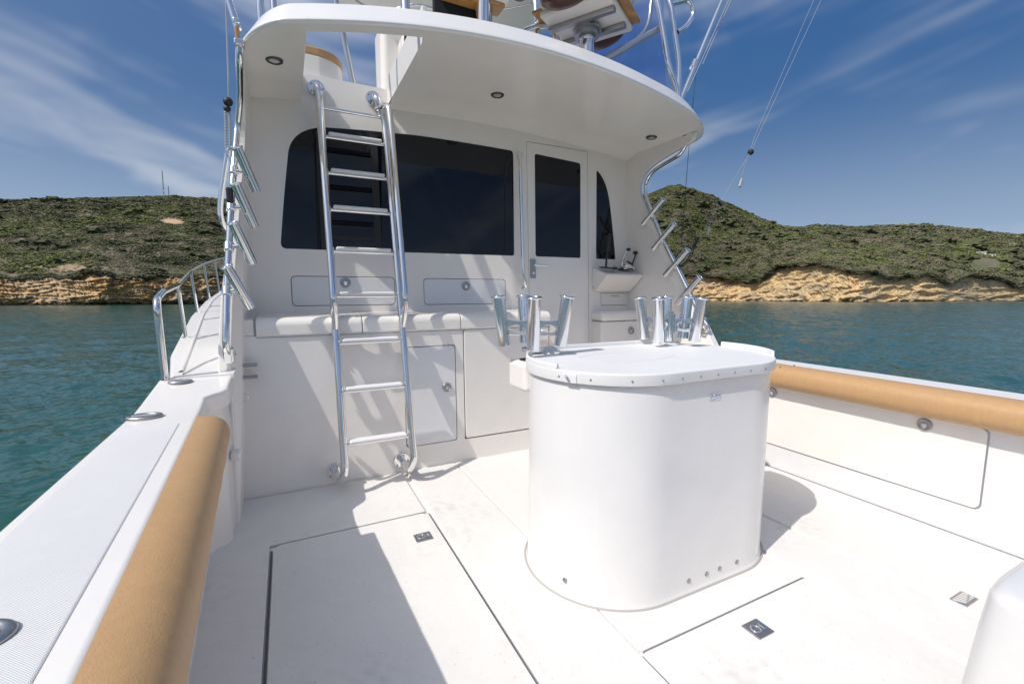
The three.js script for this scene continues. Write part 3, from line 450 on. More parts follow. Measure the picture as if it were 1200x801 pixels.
// ------------------------------------------------------------------ fittings
// boarding ladder
{
  const t = thing('boarding_ladder', 'stainless steel boarding ladder from the cockpit up to the flybridge opening', 'ladder', [0.47, 0, -3.0], { boat: true });
  const zf = y => -2.75 - 0.27 * (y - 0.1), L = (x, y, z) => [x - 0.47, y, z + 3.0];
  const XS = [0.264, 0.680];
  XS.forEach((x, i) => {
    const fx = i ? 0.652 : 0.228, tx = i ? 0.625 : 0.252;
    part('rail', pipe([L(fx, 0.085, -2.995), L(fx + 0.006, 0.085, -2.80), L(x, 0.16, zf(0.14)), L(x, 0.32, zf(0.32)), L(x, 2.44, zf(2.44)), L(tx, 2.585, zf(2.58) + 0.05), L(tx, 2.60, -3.47)], 0.0240, 0.10, 130, 18), M.steel, t);
    const s = i ? 1 : -1;
    part('grab_rail', pipe([L(tx + 0.01, 2.50, zf(2.50)), L(x + s * 0.012, 2.52, zf(2.5) + 0.10), L(x + s * 0.016, 2.40, zf(2.4) + 0.115), L(x + s * 0.010, 1.16, zf(1.16) + 0.115), L(x, 1.00, zf(1.0))], 0.0205, 0.08, 90), M.steel, t);
    for (const [px, py, pz] of [[fx, 0.085, -2.995], [tx, 2.60, -3.475]]) { const f = part('flange', [at(cyl(0.052, 0.012, 30), L(px, py, pz + 0.002), [Math.PI / 2, 0, 0]), at(cyl(0.03, 0.02, 24), L(px, py, pz + 0.012), [Math.PI / 2, 0, 0])], M.steel, t);
      for (const a of range(0, 2 * Math.PI, 5).slice(0, 5)) part('bolt', [at(cyl(0.006, 0.006, 8), L(px + 0.04 * Math.cos(a), py + 0.04 * Math.sin(a), pz + 0.010), [Math.PI / 2, 0, 0])], M.dullsteel, f); }
  });
  const R = [2.45, 2.250, 2.005, 1.762, 1.492, 1.206, 0.915, 0.623, 0.312];
  R.forEach((y, k) => {
    const r = part('rung', [between(L(XS[0], y, zf(y)), L(XS[1], y, zf(y)), k ? 0.011 : 0.012)], M.steel, t);
    if (k) part('tread', [at(rbox(0.345, 0.022, 0.065, 0.010, 3), L(0.472, y + 0.018, zf(y)), [0, 0, 0])], M.poly, r);
  });
}
// rod holders
function holderTube(len = 0.24, r = 0.0305) {                          // open tube along +y from 0 to len
  const pts = [[r - 0.003, 0], [r, 0], [r, len - 0.008], [r + 0.006, len - 0.006], [r + 0.007, len], [r - 0.001, len + 0.003], [r - 0.003, len - 0.006], [r - 0.003, 0.01], [0, 0.01]].map(p => new THREE.Vector2(...p));
  return new THREE.LatheGeometry(pts, 30);
}
function cluster(label, pos, angs, seatY) {
  const t = thing('rod_holder_cluster', label, 'rod holder', pos, { group: 'rod holder clusters on the bait tank' });
  const R = 0.150;
  part('post', [at(cyl(0.02, 0.20, 20), [0, 0.085, 0]), at(cyl(0.03, 0.10, 20), [0, 0.12, 0])], M.alu, t);
  part('base', [at(cyl(0.055, 0.014, 28), [0, 0.006, 0])], M.alu, t);
  for (const a of angs) {
    const c = Math.cos(a), s = -Math.sin(a), tilt = 0.13;
    const g = holderTube(); g.applyMatrix4(new THREE.Matrix4().makeRotationAxis(V3(s, 0, -c), tilt)); g.translate(c * (R - 0.015), 0.025, s * (R - 0.015));
    const h = part('tube', g, M.alu, t);
    // web plate with oval window
    const ps = new THREE.Shape(); ps.moveTo(0.018, -0.040); ps.lineTo(R - 0.010, -0.040); ps.lineTo(R - 0.002, 0.046); ps.quadraticCurveTo(0.08, 0.022, 0.018, 0.036); ps.lineTo(0.018, -0.040);
    const hp = new THREE.Path(); hp.absellipse(0.078, -0.006, 0.036, 0.019, 0, 2 * Math.PI); ps.holes.push(hp);
    const w = new THREE.ExtrudeGeometry(ps, { depth: 0.008, bevelEnabled: true, bevelThickness: 0.002, bevelSize: 0.002, bevelOffset: -0.002, bevelSegments: 1 }); w.translate(0, 0, -0.004); w.applyMatrix4(new THREE.Matrix4().makeTranslation(0, 0.115, 0).multiply(new THREE.Matrix4().makeRotationY(a)));
    part('web', w, M.alu, t);
  }
}
cluster('cluster of four polished rod holders at the left end of the bait tank', [1.06, 0.955, -1.90], [2.63, -2.05, -0.51, 1.35]);
cluster('cluster of five polished rod holders at the right rear of the bait tank', [1.93, 0.945, -1.87], [175, 112, 15, 262, 304].map(d => { const c = Math.cos(d * Math.PI / 180), q = Math.sin(d * Math.PI / 180); return Math.atan2(-(0.72 * c + 0.70 * q), 0.70 * c - 0.72 * q); }));
// rails with rod holders on the aft edges of the wings
function rodRail(side, label) {
  const Lf = side < 0;
  const t = thing('rod_holder_rail', label, 'rod holder rail', Lf ? [-0.30, 0.92, -2.72] : [2.97, 0.92, -2.46], { group: Lf ? undefined : undefined });
  const o = t.position; const q = p => [p[0] - o.x, p[1] - o.y, p[2] - o.z];
  const P = Lf ? [[-0.275, 0.905, -2.84], [-0.296, 0.925, -2.73], [-0.290, 1.03, -2.74], [-0.279, 1.289, -2.84], [-0.251, 1.662, -2.95], [-0.223, 2.018, -3.10], [-0.207, 2.20, -3.19], [-0.178, 2.33, -3.10], [-0.155, 2.42, -2.84], [-0.15, 2.50, -2.82]]
    : [[2.985, 0.925, -2.52], [2.97, 0.925, -2.49], [2.97, 0.965, -2.475], [2.965, 1.02, -2.53], [2.962, 1.318, -2.735], [2.96, 1.692, -2.995], [2.96, 2.10, -3.222], [2.96, 2.225, -3.228], [2.96, 2.30, -3.13], [2.96, 2.36, -2.82], [2.96, 2.43, -2.77], [2.96, 2.50, -2.77]];
  part('rail', pipe(P.map(q), 0.0165, 0.06, 140, 14), M.steel, t);
  part('bracket', Lf ? [at(rbox(0.05, 0.09, 0.05, 0.014, 3), q([-0.29, 0.905, -2.785]), [0.2, 0, 0]), at(rbox(0.05, 0.035, 0.05, 0.01, 3), q([-0.15, 2.495, -2.82]))] : [at(rbox(0.045, 0.06, 0.05, 0.012, 3), q([2.98, 0.92, -2.52])), at(rbox(0.05, 0.03, 0.06, 0.01, 3), q([2.96, 2.495, -2.77]))], M.steel, t);
  const hs = Lf ? [[[-0.205, 2.031, -3.00], [-0.128, 1.81, -3.06]], [[-0.218, 1.818, -2.92], [-0.143, 1.598, -2.98]], [[-0.236, 1.602, -2.85], [-0.160, 1.39, -2.91]], [[-0.272, 1.369, -2.78], [-0.176, 1.148, -2.83]]]
    : [[2.034, -3.014, 1.84, -3.202], [1.807, -2.876, 1.608, -3.063], [1.581, -2.717, 1.372, -2.909], [1.356, -2.583, 1.133, -2.763]].map(([a, b, c, d]) => [[2.975, a, b], [2.925, c, d]]);
  for (const [top, bot] of hs) {
    const A = V3(...q(bot)), B = V3(...q(top)), d = B.clone().sub(A), L = d.length(); const g = holderTube(L, 0.0255);
    g.applyMatrix4(new THREE.Matrix4().compose(A, new THREE.Quaternion().setFromUnitVectors(V3(0, 1, 0), d.normalize()), V3(1, 1, 1)));
    const h = part('rod_holder', g, M.steel, t);
    const m = A.clone().lerp(B, 0.45); const rp = P.map(q); let best = null, bd = 9; for (let i = 0; i < rp.length - 1; i++) for (let k = 0; k <= 10; k++) { const c = V3(...rp[i]).lerp(V3(...rp[i + 1]), k / 10), e = Math.abs(c.y - m.y); if (e < bd) { bd = e; best = c; } }
    part('clamp', [between(best.toArray(), m.toArray(), 0.012), at(cyl(0.024, 0.045, 16), best.toArray(), [-0.5, 0, 0])], M.steel, h);
  }
}
rodRail(-1, 'polished rail carrying four rod holders on the left wing edge');
rodRail(1, 'polished rail carrying four rod holders on the right wing edge');
// handrail outside the left wing
{
  const t = thing('side_handrail', 'short polished handrail outside the left wing, behind the rod holders', 'handrail', [-0.33, 1.6, -3.3]);
  part('rail', pipe([[0.10, 0.50, 0.02], [0.058, 0.485, 0], [0.01, 0.24, 0], [-0.006, 0.12, 0], [0.0, 0.05, 0], [0.03, 0.01, -0.05], [0.10, -0.02, -0.08]], 0.015, 0.06, 60), M.steel, t);
}
// bait tank
{
  const t = thing('bait_tank', 'large white oval bait tank with a hinged lid standing on the deck', 'bait tank', [1.532, 0, -1.592]);
  const stadium = (hx, r) => { const s = new THREE.Shape(); s.moveTo(-hx, -r); s.lineTo(hx, -r); s.absarc(hx, 0, r, -Math.PI / 2, Math.PI / 2); s.lineTo(-hx, r); s.absarc(-hx, 0, r, Math.PI / 2, 1.5 * Math.PI); return s; };
  const up = new THREE.Matrix4().makeRotationX(-Math.PI / 2);
  // body: lofted oval with a slightly spreading foot
  const loft = (levels, hx, closeTop) => { const N = 120, P = [], I = []; levels.forEach(([y, dr]) => { const pts = stadium(hx, 0.368 + dr).getSpacedPoints(N); for (let i = 0; i < N; i++) P.push(pts[i].x, y, pts[i].y); }); for (let l = 0; l < levels.length - 1; l++) for (let i = 0; i < N; i++) { const a = l * N + i, b = l * N + (i + 1) % N; I.push(a, a + N, b, b, a + N, b + N); } const g = new THREE.BufferGeometry(); g.setAttribute('position', new THREE.Float32BufferAttribute(P, 3)); g.setIndex(I); g.computeVertexNormals(); return g; };
  const body = part('tank_body', [loft([[0.004, 0.014], [0.010, 0.006], [0.022, 0.001], [0.05, 0], [0.30, -0.001], [0.60, -0.002], [0.89, -0.004], [0.905, -0.02]], 0.240)], M.gloss, t);
  part('sealant', [loft([[0.003, 0.0175], [0.007, 0.0155], [0.010, 0.010]], 0.240)], M.sealant, body);
  const lid = part('lid', [loft([[0.895, 0.002], [0.895, 0.008], [0.899, 0.012], [0.936, 0.012], [0.941, 0.010], [0.9432, 0.004], [0.9405, -0.03]], 0.243), ext(stadium(0.243, 0.366), 0.02, 0, up.clone().premultiply(off(0, 0.9426, 0)), 40)], M.poly, t);
  part('lid_panel', [at(new THREE.TorusGeometry(0.13, 0.0014, 8, 60), [-0.12, 0.9432, -0.02], [Math.PI / 2, 0, 0], [2.0, 1, 0.5])], M.poly, lid);
  // raised rim at the back and at both ends, open between
  const rim = (a0, a1, hx, flip) => { const pts = stadium(0.245, 0.386).getSpacedPoints(400); return pts; };
  const all = stadium(0.243, 0.3725).getSpacedPoints(400).map(p => V3(p.x, 0, -p.y));
  const seg = (f, y0, y1, r) => { const run = []; let cur = []; all.forEach(p => { if (f(p)) cur.push(p); else if (cur.length) { run.push(cur); cur = []; } }); if (cur.length) { if (run.length && all[0].distanceTo(run[0][0]) < 0.01) run[0] = cur.concat(run[0]); else run.push(cur); } return run.filter(c => c.length > 4).map(c => { const P = [], I = []; const prof = [[-r, y0], [-r, y1 - r], [-r * 0.5, y1], [r * 0.5, y1], [r, y1 - r], [r, y0]]; c.forEach((p, i) => { const a = c[Math.max(0, i - 1)], b = c[Math.min(c.length - 1, i + 1)]; const d = b.clone().sub(a).normalize(), nrm = V3(d.z, 0, -d.x); prof.forEach(([o, y]) => P.push(p.x + nrm.x * o, y, p.z + nrm.z * o)); }); const n = prof.length; for (let i = 0; i < c.length - 1; i++) for (let k = 0; k < n - 1; k++) { const a = i * n + k; I.push(a, a + n, a + 1, a + 1, a + n, a + n + 1); } for (const e of [0, c.length - 1]) for (let k = 1; k < n - 1; k++) I.push(e * n, e * n + k, e * n + k + 1); const g = new THREE.BufferGeometry(); g.setAttribute('position', new THREE.Float32BufferAttribute(P, 3)); g.setIndex(I); g.computeVertexNormals(); return g; }); };
  part('lid_rim', [...seg(p => p.z < -0.15 && p.x < 0.44, 0.938, 0.964, 0.006), ...seg(p => p.x > 0.50 && p.z > -0.10 && p.z < 0.27, 0.938, 0.968, 0.006), ...seg(p => p.x < -0.52 && p.z > -0.2 && p.z < 0.12, 0.938, 0.962, 0.006)], M.poly, lid);
  for (let k = 0; k < 9; k++) part('screw', [at(cyl(0.0040, 0.003, 10), [-0.30 + k * 0.098, 0.916, 0.380], [Math.PI / 2, 0, 0])], M.dullsteel, lid);
  for (const a of [3.5, 3.85, 4.25]) part('screw', [at(cyl(0.0040, 0.003, 10), [-0.243 + 0.380 * Math.cos(a), 0.916, -0.380 * Math.sin(a)], [Math.PI / 2, 0, -a + Math.PI / 2 - Math.PI])], M.dullsteel, lid);
  part('hinge', [at(rbox(0.006, 0.034, 0.05, 0.003), [-0.243 - 0.381 * Math.cos(0.50), 0.913, 0.381 * Math.sin(0.50)], [0, 0.50, 0]), at(cyl(0.0055, 0.052, 12), [-0.243 - 0.385 * Math.cos(0.44), 0.927, 0.385 * Math.sin(0.44)], [Math.PI / 2, 0.0, 0.5])], M.poly, lid);
  for (const [x, z] of [[-0.10, 0.371], [0.005, 0.371], [0.085, 0.371], [0.195, 0.371]]) part('bolt', [at(cyl(0.008, 0.006, 6), [x, 0.055, z - 0.002], [Math.PI / 2, 0, 0]), at(cyl(0.011, 0.003, 16), [x, 0.055, z - 0.003], [Math.PI / 2, 0, 0])], M.dullsteel, body);
  part('bolt', [at(cyl(0.009, 0.014, 10), [-0.24 - 0.37 * Math.cos(0.45), 0.075, 0.37 * Math.sin(0.45)], [Math.PI / 2, 0, 0])], M.dullsteel, body);
  // maker's sticker: illegible script over a swash
  const cv = document.createElement('canvas'); cv.width = 256; cv.height = 128; const c2 = cv.getContext('2d'); c2.fillStyle = '#d9dde4'; c2.fillRect(0, 0, 256, 128); c2.strokeStyle = '#1c2a4a'; c2.lineWidth = 9; c2.lineCap = 'round';
  const sq = (pts) => { c2.beginPath(); c2.moveTo(pts[0], pts[1]); for (let i = 2; i < pts.length; i += 4) c2.quadraticCurveTo(pts[i], pts[i + 1], pts[i + 2], pts[i + 3]); c2.stroke(); };
  sq([22, 26, 40, 10, 52, 22, 44, 50, 30, 72]); sq([22, 70, 60, 20, 66, 60, 72, 74, 86, 52]); sq([120, 20, 108, 60, 122, 66, 140, 60, 142, 30]); sq([146, 60, 160, 20, 168, 46, 172, 68, 190, 44]); sq([196, 60, 208, 20, 214, 46, 220, 66, 240, 40]);
  c2.lineWidth = 6; sq([20, 104, 90, 116, 130, 98, 180, 80, 236, 92]);
  const st = new THREE.CanvasTexture(cv); st.colorSpace = THREE.SRGBColorSpace; st.flipY = true;
  const sticker = new THREE.Mesh(new THREE.PlaneGeometry(0.070, 0.033), new THREE.MeshPhysicalMaterial({ map: st, roughness: 0.3, clearcoat: 0.6 })); sticker.name = 'sticker'; sticker.position.set(0.005, 0.822, 0.3656); sticker.castShadow = sticker.receiveShadow = true; sticker.rotation.z = 0.03; body.add(sticker);
  // pocket and pipe at the left back
  const pk = part('side_pocket', [at(rbox(0.15, 0.145, 0.18, 0.025, 3), [-0.475, 0.835, -0.33])], M.gel, t);
  part('pocket_dark_disc', [at(cyl(0.05, 0.006, 26), [-0.475, 0.908, -0.33])], M.dark, pk);  // black disc on the solid pocket paints the shade of a hole
  part('drain_pipe', [at(cyl(0.014, 0.78, 14), [-0.43, 0.39, -0.36])], M.dullsteel, t);
}
// tan bolsters along the gunwales
function bolster(label, zs, path, prof, end) {
  const t = thing('coaming_bolster', label, 'bolster', [path(zs[0]), 0.66, (zs[0] + zs[zs.length - 1]) / 2]);
  const o = t.position, P = [], I = [], N = prof.length, U = [];
  const zz = [zs[0] , ...zs, zs[zs.length - 1]];
  zz.forEach((z, i) => { const k = (i === 0 || i === zz.length - 1) ? 0.80 : 1; const e = i === 0 ? 0.012 : i === zz.length - 1 ? -0.012 : 0; const bump = 0.0015 * n2(z * 9, 3); prof.forEach(([x, y], j) => { P.push(path(z) + x * k + bump * (x ? 1 : 0) * Math.sign(x) - o.x, 0.665 + y * k - o.y, z + e - o.z); }); });
  for (let i = 0; i < zz.length - 1; i++) for (let j = 0; j < N; j++) { const a = i * N + j, b = i * N + (j + 1) % N; I.push(a, a + N, b, b, a + N, b + N); }
  for (const e of [0, zz.length - 1]) for (let k = 1; k < N - 1; k++) I.push(e * N, e * N + k, e * N + k + 1);
  const g = new THREE.BufferGeometry(); g.setAttribute('position', new THREE.Float32BufferAttribute(P, 3)); g.setIndex(I); g.computeVertexNormals();
  part('cushion', g, M.tan, t);
  return t;
}
{
  const N = 40, egg = s => Array.from({ length: N }, (_, i) => { const a = i / N * 2 * Math.PI; const c = Math.cos(a), n = Math.sin(a); return [s * (c > 0 ? 0.112 * Math.pow(c, 0.8) : 0.012 * c), 0.082 * Math.sign(n) * Math.pow(Math.abs(n), 0.85)]; });
  const l = bolster('long tan padded bolster under the left gunwale beside the camera', range(-2.13, 1.1, 60), z => inL(z) - 0.012, egg(1));
  part('back_strip', [pipe(range(-2.13, 1.05, 14).map(z => [inL(z) + 0.004 - l.position.x, 0.737 - l.position.y, z - l.position.z]), 0.0085, 0.05, 40, 8)], M.brown, l);  // dark brown strip added as the shade in the gap below the coaming
  bolster('long tan padded bolster under the right gunwale above the long locker', range(-2.25, 1.1, 60), z => 3.032, egg(-1));
}
// engine controls on the shelf
{
  const t = thing('engine_control', 'chrome twin lever engine control with black knobs on the corner shelf', 'throttle control', [2.845, 1.437, -3.32]);
  part('base', [at(rbox(0.13, 0.028, 0.12, 0.012, 3), [0, 0.012, 0]), at(new THREE.SphereGeometry(0.045, 24, 16, 0, 6.3, 0, 1.57), [0.01, 0.022, 0.01], [0, 0, 0], [1.1, 0.9, 1])], M.steel, t);
  part('dial', [at(cyl(0.035, 0.008, 24), [0.035, 0.062, 0.015], [0.5, 0, -0.3])], M.rubber, t);
  const l1 = part('lever', [pipe([[-0.05, 0.02, 0], [-0.055, 0.09, 0.01], [-0.02, 0.175, 0.03]], 0.0065, 0.06)], M.steel, t); part('knob', [at(new THREE.SphereGeometry(0.016, 16, 12), [-0.008, 0.182, 0.035], [0, 0, 0], [1.5, 0.9, 1])], M.rubber, l1);
  const l2 = part('lever', [pipe([[0.055, 0.02, 0], [0.08, 0.08, 0.01], [0.085, 0.145, 0.03]], 0.0065, 0.06)], M.rubber, t); part('knob', [at(new THREE.SphereGeometry(0.018, 16, 12), [0.075, 0.155, 0.035], [0, 0, 0], [1.5, 0.95, 1])], M.rubber, l2);
  part('trim', [at(new THREE.TorusGeometry(0.07, 0.006, 8, 30), [0, 0.004, 0], [Math.PI / 2, 0, 0], [1, 0.9, 1])], M.rubber, t);
  const h = thing('handset', 'black upright handset on a flat black plate at the left of the shelf', 'handset', [2.62, 1.447, -3.33]);
  part('plate', [at(rbox(0.085, 0.010, 0.16, 0.004), [0.01, 0.0, 0.03], [0.15, 0.5, 0])], M.rubber, h);
  part('neck', [pipe([[0, 0.0, 0], [0.006, 0.06, -0.005], [0.03, 0.20, -0.02], [0.036, 0.30, -0.02]], 0.009, 0.04)], M.rubber, h);
  part('grip', [at(new THREE.CapsuleGeometry(0.019, 0.12, 6, 14), [0.040, 0.235, -0.02], [0, 0, -0.06])], M.rubber, h);
  const b = thing('push_button', 'small round black button between the handset and the engine control', 'button', [2.735, 1.452, -3.345]);
  part('body', [at(cyl(0.026, 0.016, 24, 0.022), [0, 0, 0], [0.15, 0, 0])], M.rubber, b); part('cap', [at(cyl(0.016, 0.008, 20), [0, 0.011, 0.001], [0.15, 0, 0])], M.dullsteel, b);
}
// white moulded cabinet in the near right corner
{
  const t = thing('transom_cabinet', 'white moulded cabinet with rounded corners cut by the right edge of the picture', 'cabinet', [1.62, 0, -0.08]);
  const N = 64, lv = [[0.02, -0.04], [0.08, -0.005], [0.20, 0.018], [0.32, 0.022], [0.50, 0.008], [0.575, 0.0], [0.592, -0.006], [0.600, -0.022], [0.601, -0.05], [0.597, -0.07], [0.595, -0.12]], P = [], I = [];
  const sup = (a, hx, hz) => { const c = Math.cos(a), s = Math.sin(a), e = 2 / 7; return [Math.sign(c) * Math.pow(Math.abs(c), e) * hx, Math.sign(s) * Math.pow(Math.abs(s), e) * hz]; };
  lv.forEach(([y, d]) => { for (let i = 0; i < N; i++) { const [x, z] = sup(i / N * 2 * Math.PI, 0.30 + d, 0.29 + d); P.push(x, y, z); } });
  for (let l = 0; l < lv.length - 1; l++) for (let i = 0; i < N; i++) { const a = l * N + i, b = l * N + (i + 1) % N; I.push(a, a + N, b, b, a + N, b + N); }
  const c0 = P.length / 3; P.push(0, 0.595, 0); for (let i = 0; i < N; i++) I.push(c0, (lv.length - 1) * N + (i + 1) % N, (lv.length - 1) * N + i);
  const g = new THREE.BufferGeometry(); g.setAttribute('position', new THREE.Float32BufferAttribute(P, 3)); g.setIndex(I); g.computeVertexNormals();
  part('cabinet_body', g, M.gloss, t);
  part('top_panel', [at(rbox(0.36, 0.014, 0.34, 0.006, 3), [0.06, 0.600, 0.05])], M.gloss, t);
}
{ const t = thing('cabinet_bolster', 'end of a tan padded bolster on the white corner cabinet, lower right corner', 'bolster', [1.235, 0.47, 0.1]); part('cushion', [at(new THREE.CapsuleGeometry(0.078, 0.62, 10, 24), [0, 0, 0.06], [Math.PI / 2, 0, 0])], M.tan, t); part('back_strip', [at(rbox(0.03, 0.10, 0.6, 0.01), [0.065, 0, 0.06])], M.gel, t); }
// helm chairs on the flybridge
function chair(x, z, label, turn, up = 0) {
  const t = thing('helm_chair', label, 'helm chair', [x, 2.66, z], { group: undefined });
  part('pedestal', [at(new THREE.LatheGeometry([[0.055, 0], [0.055, 0.02], [0.052, 0.26 + up], [0.058, 0.27 + up], [0.058, 0.30 + up], [0, 0.30 + up]].map(p => new THREE.Vector2(...p)), 28), [0, 0, 0]), at(cyl(0.11, 0.015, 30), [0, 0.01, 0])], M.steel, t);
  const seat = new THREE.Group(); // (parts are placed by matrix so that the chair stays two levels deep)
  const R = new THREE.Matrix4().makeTranslation(0, 0.31 + up, 0).multiply(new THREE.Matrix4().makeRotationY(turn));
  const put = g => g.applyMatrix4(R);
  part('swivel', [put(at(cyl(0.085, 0.03, 28), [0, 0, 0])), put(at(cyl(0.10, 0.016, 28), [0, 0.022, 0]))], M.dullsteel, t);
  part('slide_rail', [put(boxAt(-0.13, -0.085, 0.03, 0.06, -0.24, 0.24, 0.006)), put(boxAt(0.085, 0.13, 0.03, 0.06, -0.24, 0.24, 0.006))], M.dullsteel, t);
  part('seat_pan', [put(at(rbox(0.50, 0.05, 0.50, 0.022, 4), [0, 0.088, 0]))], M.gel, t);
  part('seat_cushion', [put(at(rbox(0.52, 0.09, 0.52, 0.04, 4), [0, 0.155, 0]))], M.gel, t);
  const arm = sx => { const g = new THREE.SphereGeometry(0.1, 24, 16); return put(at(g, [sx * 0.30, 0.13, -0.02], [0, 0, 0], [0.8, 0.9, 1.9])); };
  part('armrest', [arm(-1)], M.brown, t); part('armrest', [arm(1)], M.brown, t);
  part('wood_trim', [put(at(rbox(0.50, 0.022, 0.07, 0.01, 3), [0, 0.118, 0.27])), put(at(rbox(0.50, 0.022, 0.08, 0.01, 3), [0, 0.118, -0.27]))], M.wood, t);
  part('backrest', [put(at(rbox(0.52, 0.46, 0.10, 0.045, 4), [0, 0.46, 0.25], [0.12, 0, 0]))], M.gel, t);
  return t;
}
chair(1.985, -2.80, 'white helm chair with brown oval armrests at the right of the overhang edge', 0.55, 0.06);
{
  const c = chair(1.20, -2.82, 'helm chair with wooden trim and black canvas skirt at the middle of the overhang edge', -0.1, 0.16);
  part('canvas_skirt', [at(rbox(0.40, 0.36, 0.03, 0.012, 3), [-0.10, 0.24, -0.09])], M.navy, c);
  part('foot_rest', [at(rbox(0.40, 0.03, 0.12, 0.012, 3), [-0.06, 0.385, -0.02])], M.wood, c);
}
// outriggers
function tubeThing(name, label, cat, a, b, r0, r1, mat, extra) { const t = thing(name, label, cat, a); const q = b.map((v, i) => v - a[i]); part(extra ?? 'pole', [between([0, 0, 0], q, r0, 14, r1)], mat, t); return t; }
{
  const t = tubeThing('outrigger_pole', 'outrigger pole slanting up from the right end of the overhang', 'outrigger', [2.765, 2.66, -2.68], [3.40, 3.90, -2.72], 0.019, 0.016, M.alu);
  part('collar', [between([0.15, 0.30, -0.02], [0.18, 0.36, -0.022], 0.026)], M.steel, t);
  part('halyard', [between([0.06, 0.09, 0.02], [0.79, 1.44, 0.0], 0.003, 6), between([0.20, 0.32, 0.03], [0.86, 1.46, -0.05], 0.003, 6)], M.line, t);
  const u = tubeThing('outrigger_pole', 'outrigger pole slanting up beyond the left end of the overhang', 'outrigger', [-0.155, 2.58, -2.86], [-0.42, 3.70, -2.9], 0.018, 0.016, M.alu);
  part('mount', [at(rbox(0.022, 0.10, 0.04, 0.010, 3), [-0.004, -0.035, 0])], M.ochre, u); part('collar', [at(rbox(0.032, 0.03, 0.04, 0.01, 3), [-0.006, 0.035, 0])], M.steel, u);
}
{ // right hand outrigger lines, tied down to the rod holder rail
  const t = thing('outrigger_line', 'pair of thin outrigger lines tied to the right rod holder rail', 'fishing line', [2.965, 1.46, -2.78]); const o = t.position, q = p => p.map((v, i) => v - o.getComponent(i));
  part('line', [between(q([4.70, 4.05, -2.8]), q([3.787, 2.478, -2.8]), 0.0018, 6), between(q([4.60, 4.05, -2.8]), q([3.83, 2.62, -2.8]), 0.0016, 6), between(q([3.83, 2.62, -2.8]), q([3.673, 2.23, -2.8]), 0.0016, 6), between(q([3.787, 2.478, -2.8]), q([3.16, 1.66, -2.8]), 0.0018, 6), between(q([3.40, 1.98, -2.8]), q([3.31, 1.80, -2.8]), 0.0016, 6)], M.line, t);
  part('stop_ball', [at(new THREE.SphereGeometry(0.026, 18, 14), q([3.787, 2.478, -2.8]))], M.rubber, t);
  part('clip', [at(rbox(0.026, 0.08, 0.02, 0.008, 3), q([3.68, 2.20, -2.8]), [0, 0, -0.35]), at(rbox(0.022, 0.07, 0.02, 0.008, 3), q([3.30, 1.76, -2.8]), [0, 0, -0.2])], M.rope, t);
  part('stop', [at(cyl(0.012, 0.05, 10), q([3.42, 2.0, -2.8]), [0, 0, 1.0])], M.rubber, t);
  part('bungee', [pipe([q([3.19, 1.70, -2.8]), q([3.13, 1.63, -2.8]), q([3.06, 1.50, -2.79]), q([2.965, 1.44, -2.80])], 0.0048, 0.05), pipe([q([3.15, 1.66, -2.8]), q([3.10, 1.52, -2.79]), q([2.96, 1.42, -2.79])], 0.0035, 0.05), at(rbox(0.022, 0.075, 0.02, 0.007), q([3.16, 1.66, -2.8]), [0, 0, -0.5])], M.rubber, t);
}
{ // left hand line with stop ball, shackle and hook
  const t = thing('outrigger_line', 'outrigger line with black stop ball hanging beside the left wing', 'fishing line', [-0.255, 1.46, -2.93]); const o = t.position, q = p => p.map((v, i) => v - o.getComponent(i));
  part('line', [between(q([-0.228, 2.259, -3]), q([-0.19, 3.4, -3]), 0.004, 6)], M.line, t);
  part('stop_ball', [at(new THREE.SphereGeometry(0.024, 18, 14), q([-0.232, 2.262, -3])), at(new THREE.SphereGeometry(0.018, 16, 12), q([-0.238, 2.225, -3]))], M.rubber, t);
  const tw = []; for (let k = 0; k < 13; k++) for (const s of [-1, 1]) tw.push(at(new THREE.SphereGeometry(0.007, 8, 6), q([-0.238 + s * 0.010 - k * 0.0006, 2.205 - k * 0.015, -3]), [0, 0, s * 0.5], [0.8, 1.4, 0.8]));
  part('twisted_cord', tw, M.rope, t);
  part('shackle', [at(new THREE.TorusGeometry(0.016, 0.004, 8, 18), q([-0.246, 2.0, -3]), [0, 0, 0], [0.8, 1.5, 1]), between(q([-0.246, 1.98, -3]), q([-0.247, 1.80, -2.97]), 0.004, 6)], M.steel, t);
  part('swivel_block', [at(rbox(0.034, 0.085, 0.03, 0.010, 3), q([-0.250, 1.76, -2.96]))], M.rubber, t);
  part('bungee', [pipe([q([-0.252, 1.72, -2.96]), q([-0.262, 1.60, -2.94]), q([-0.272, 1.45, -2.90]), q([-0.268, 1.34, -2.88]), q([-0.30, 1.36, -2.86])], 0.006, 0.04)], M.rubber, t);
}
{ const t = thing('whip_antenna', 'thin whip antenna rising behind the right end of the overhang', 'antenna', [3.10, 0.74, -2.95]); part('whip', [between([0.0, 0.0, 0], [0.20, 1.95, -0.1], 0.0035, 8, 0.002), between([0.20, 1.95, -0.1], [0.28, 2.55, -0.13], 0.003, 8, 0.0015)], M.rubber, t); part('ferrule', [between([0, 0, 0], [0.008, 0.09, -0.004], 0.012)], M.steel, t); }

for (const o of onBoat) { o.updateMatrix(); o.applyMatrix4(BOAT); }

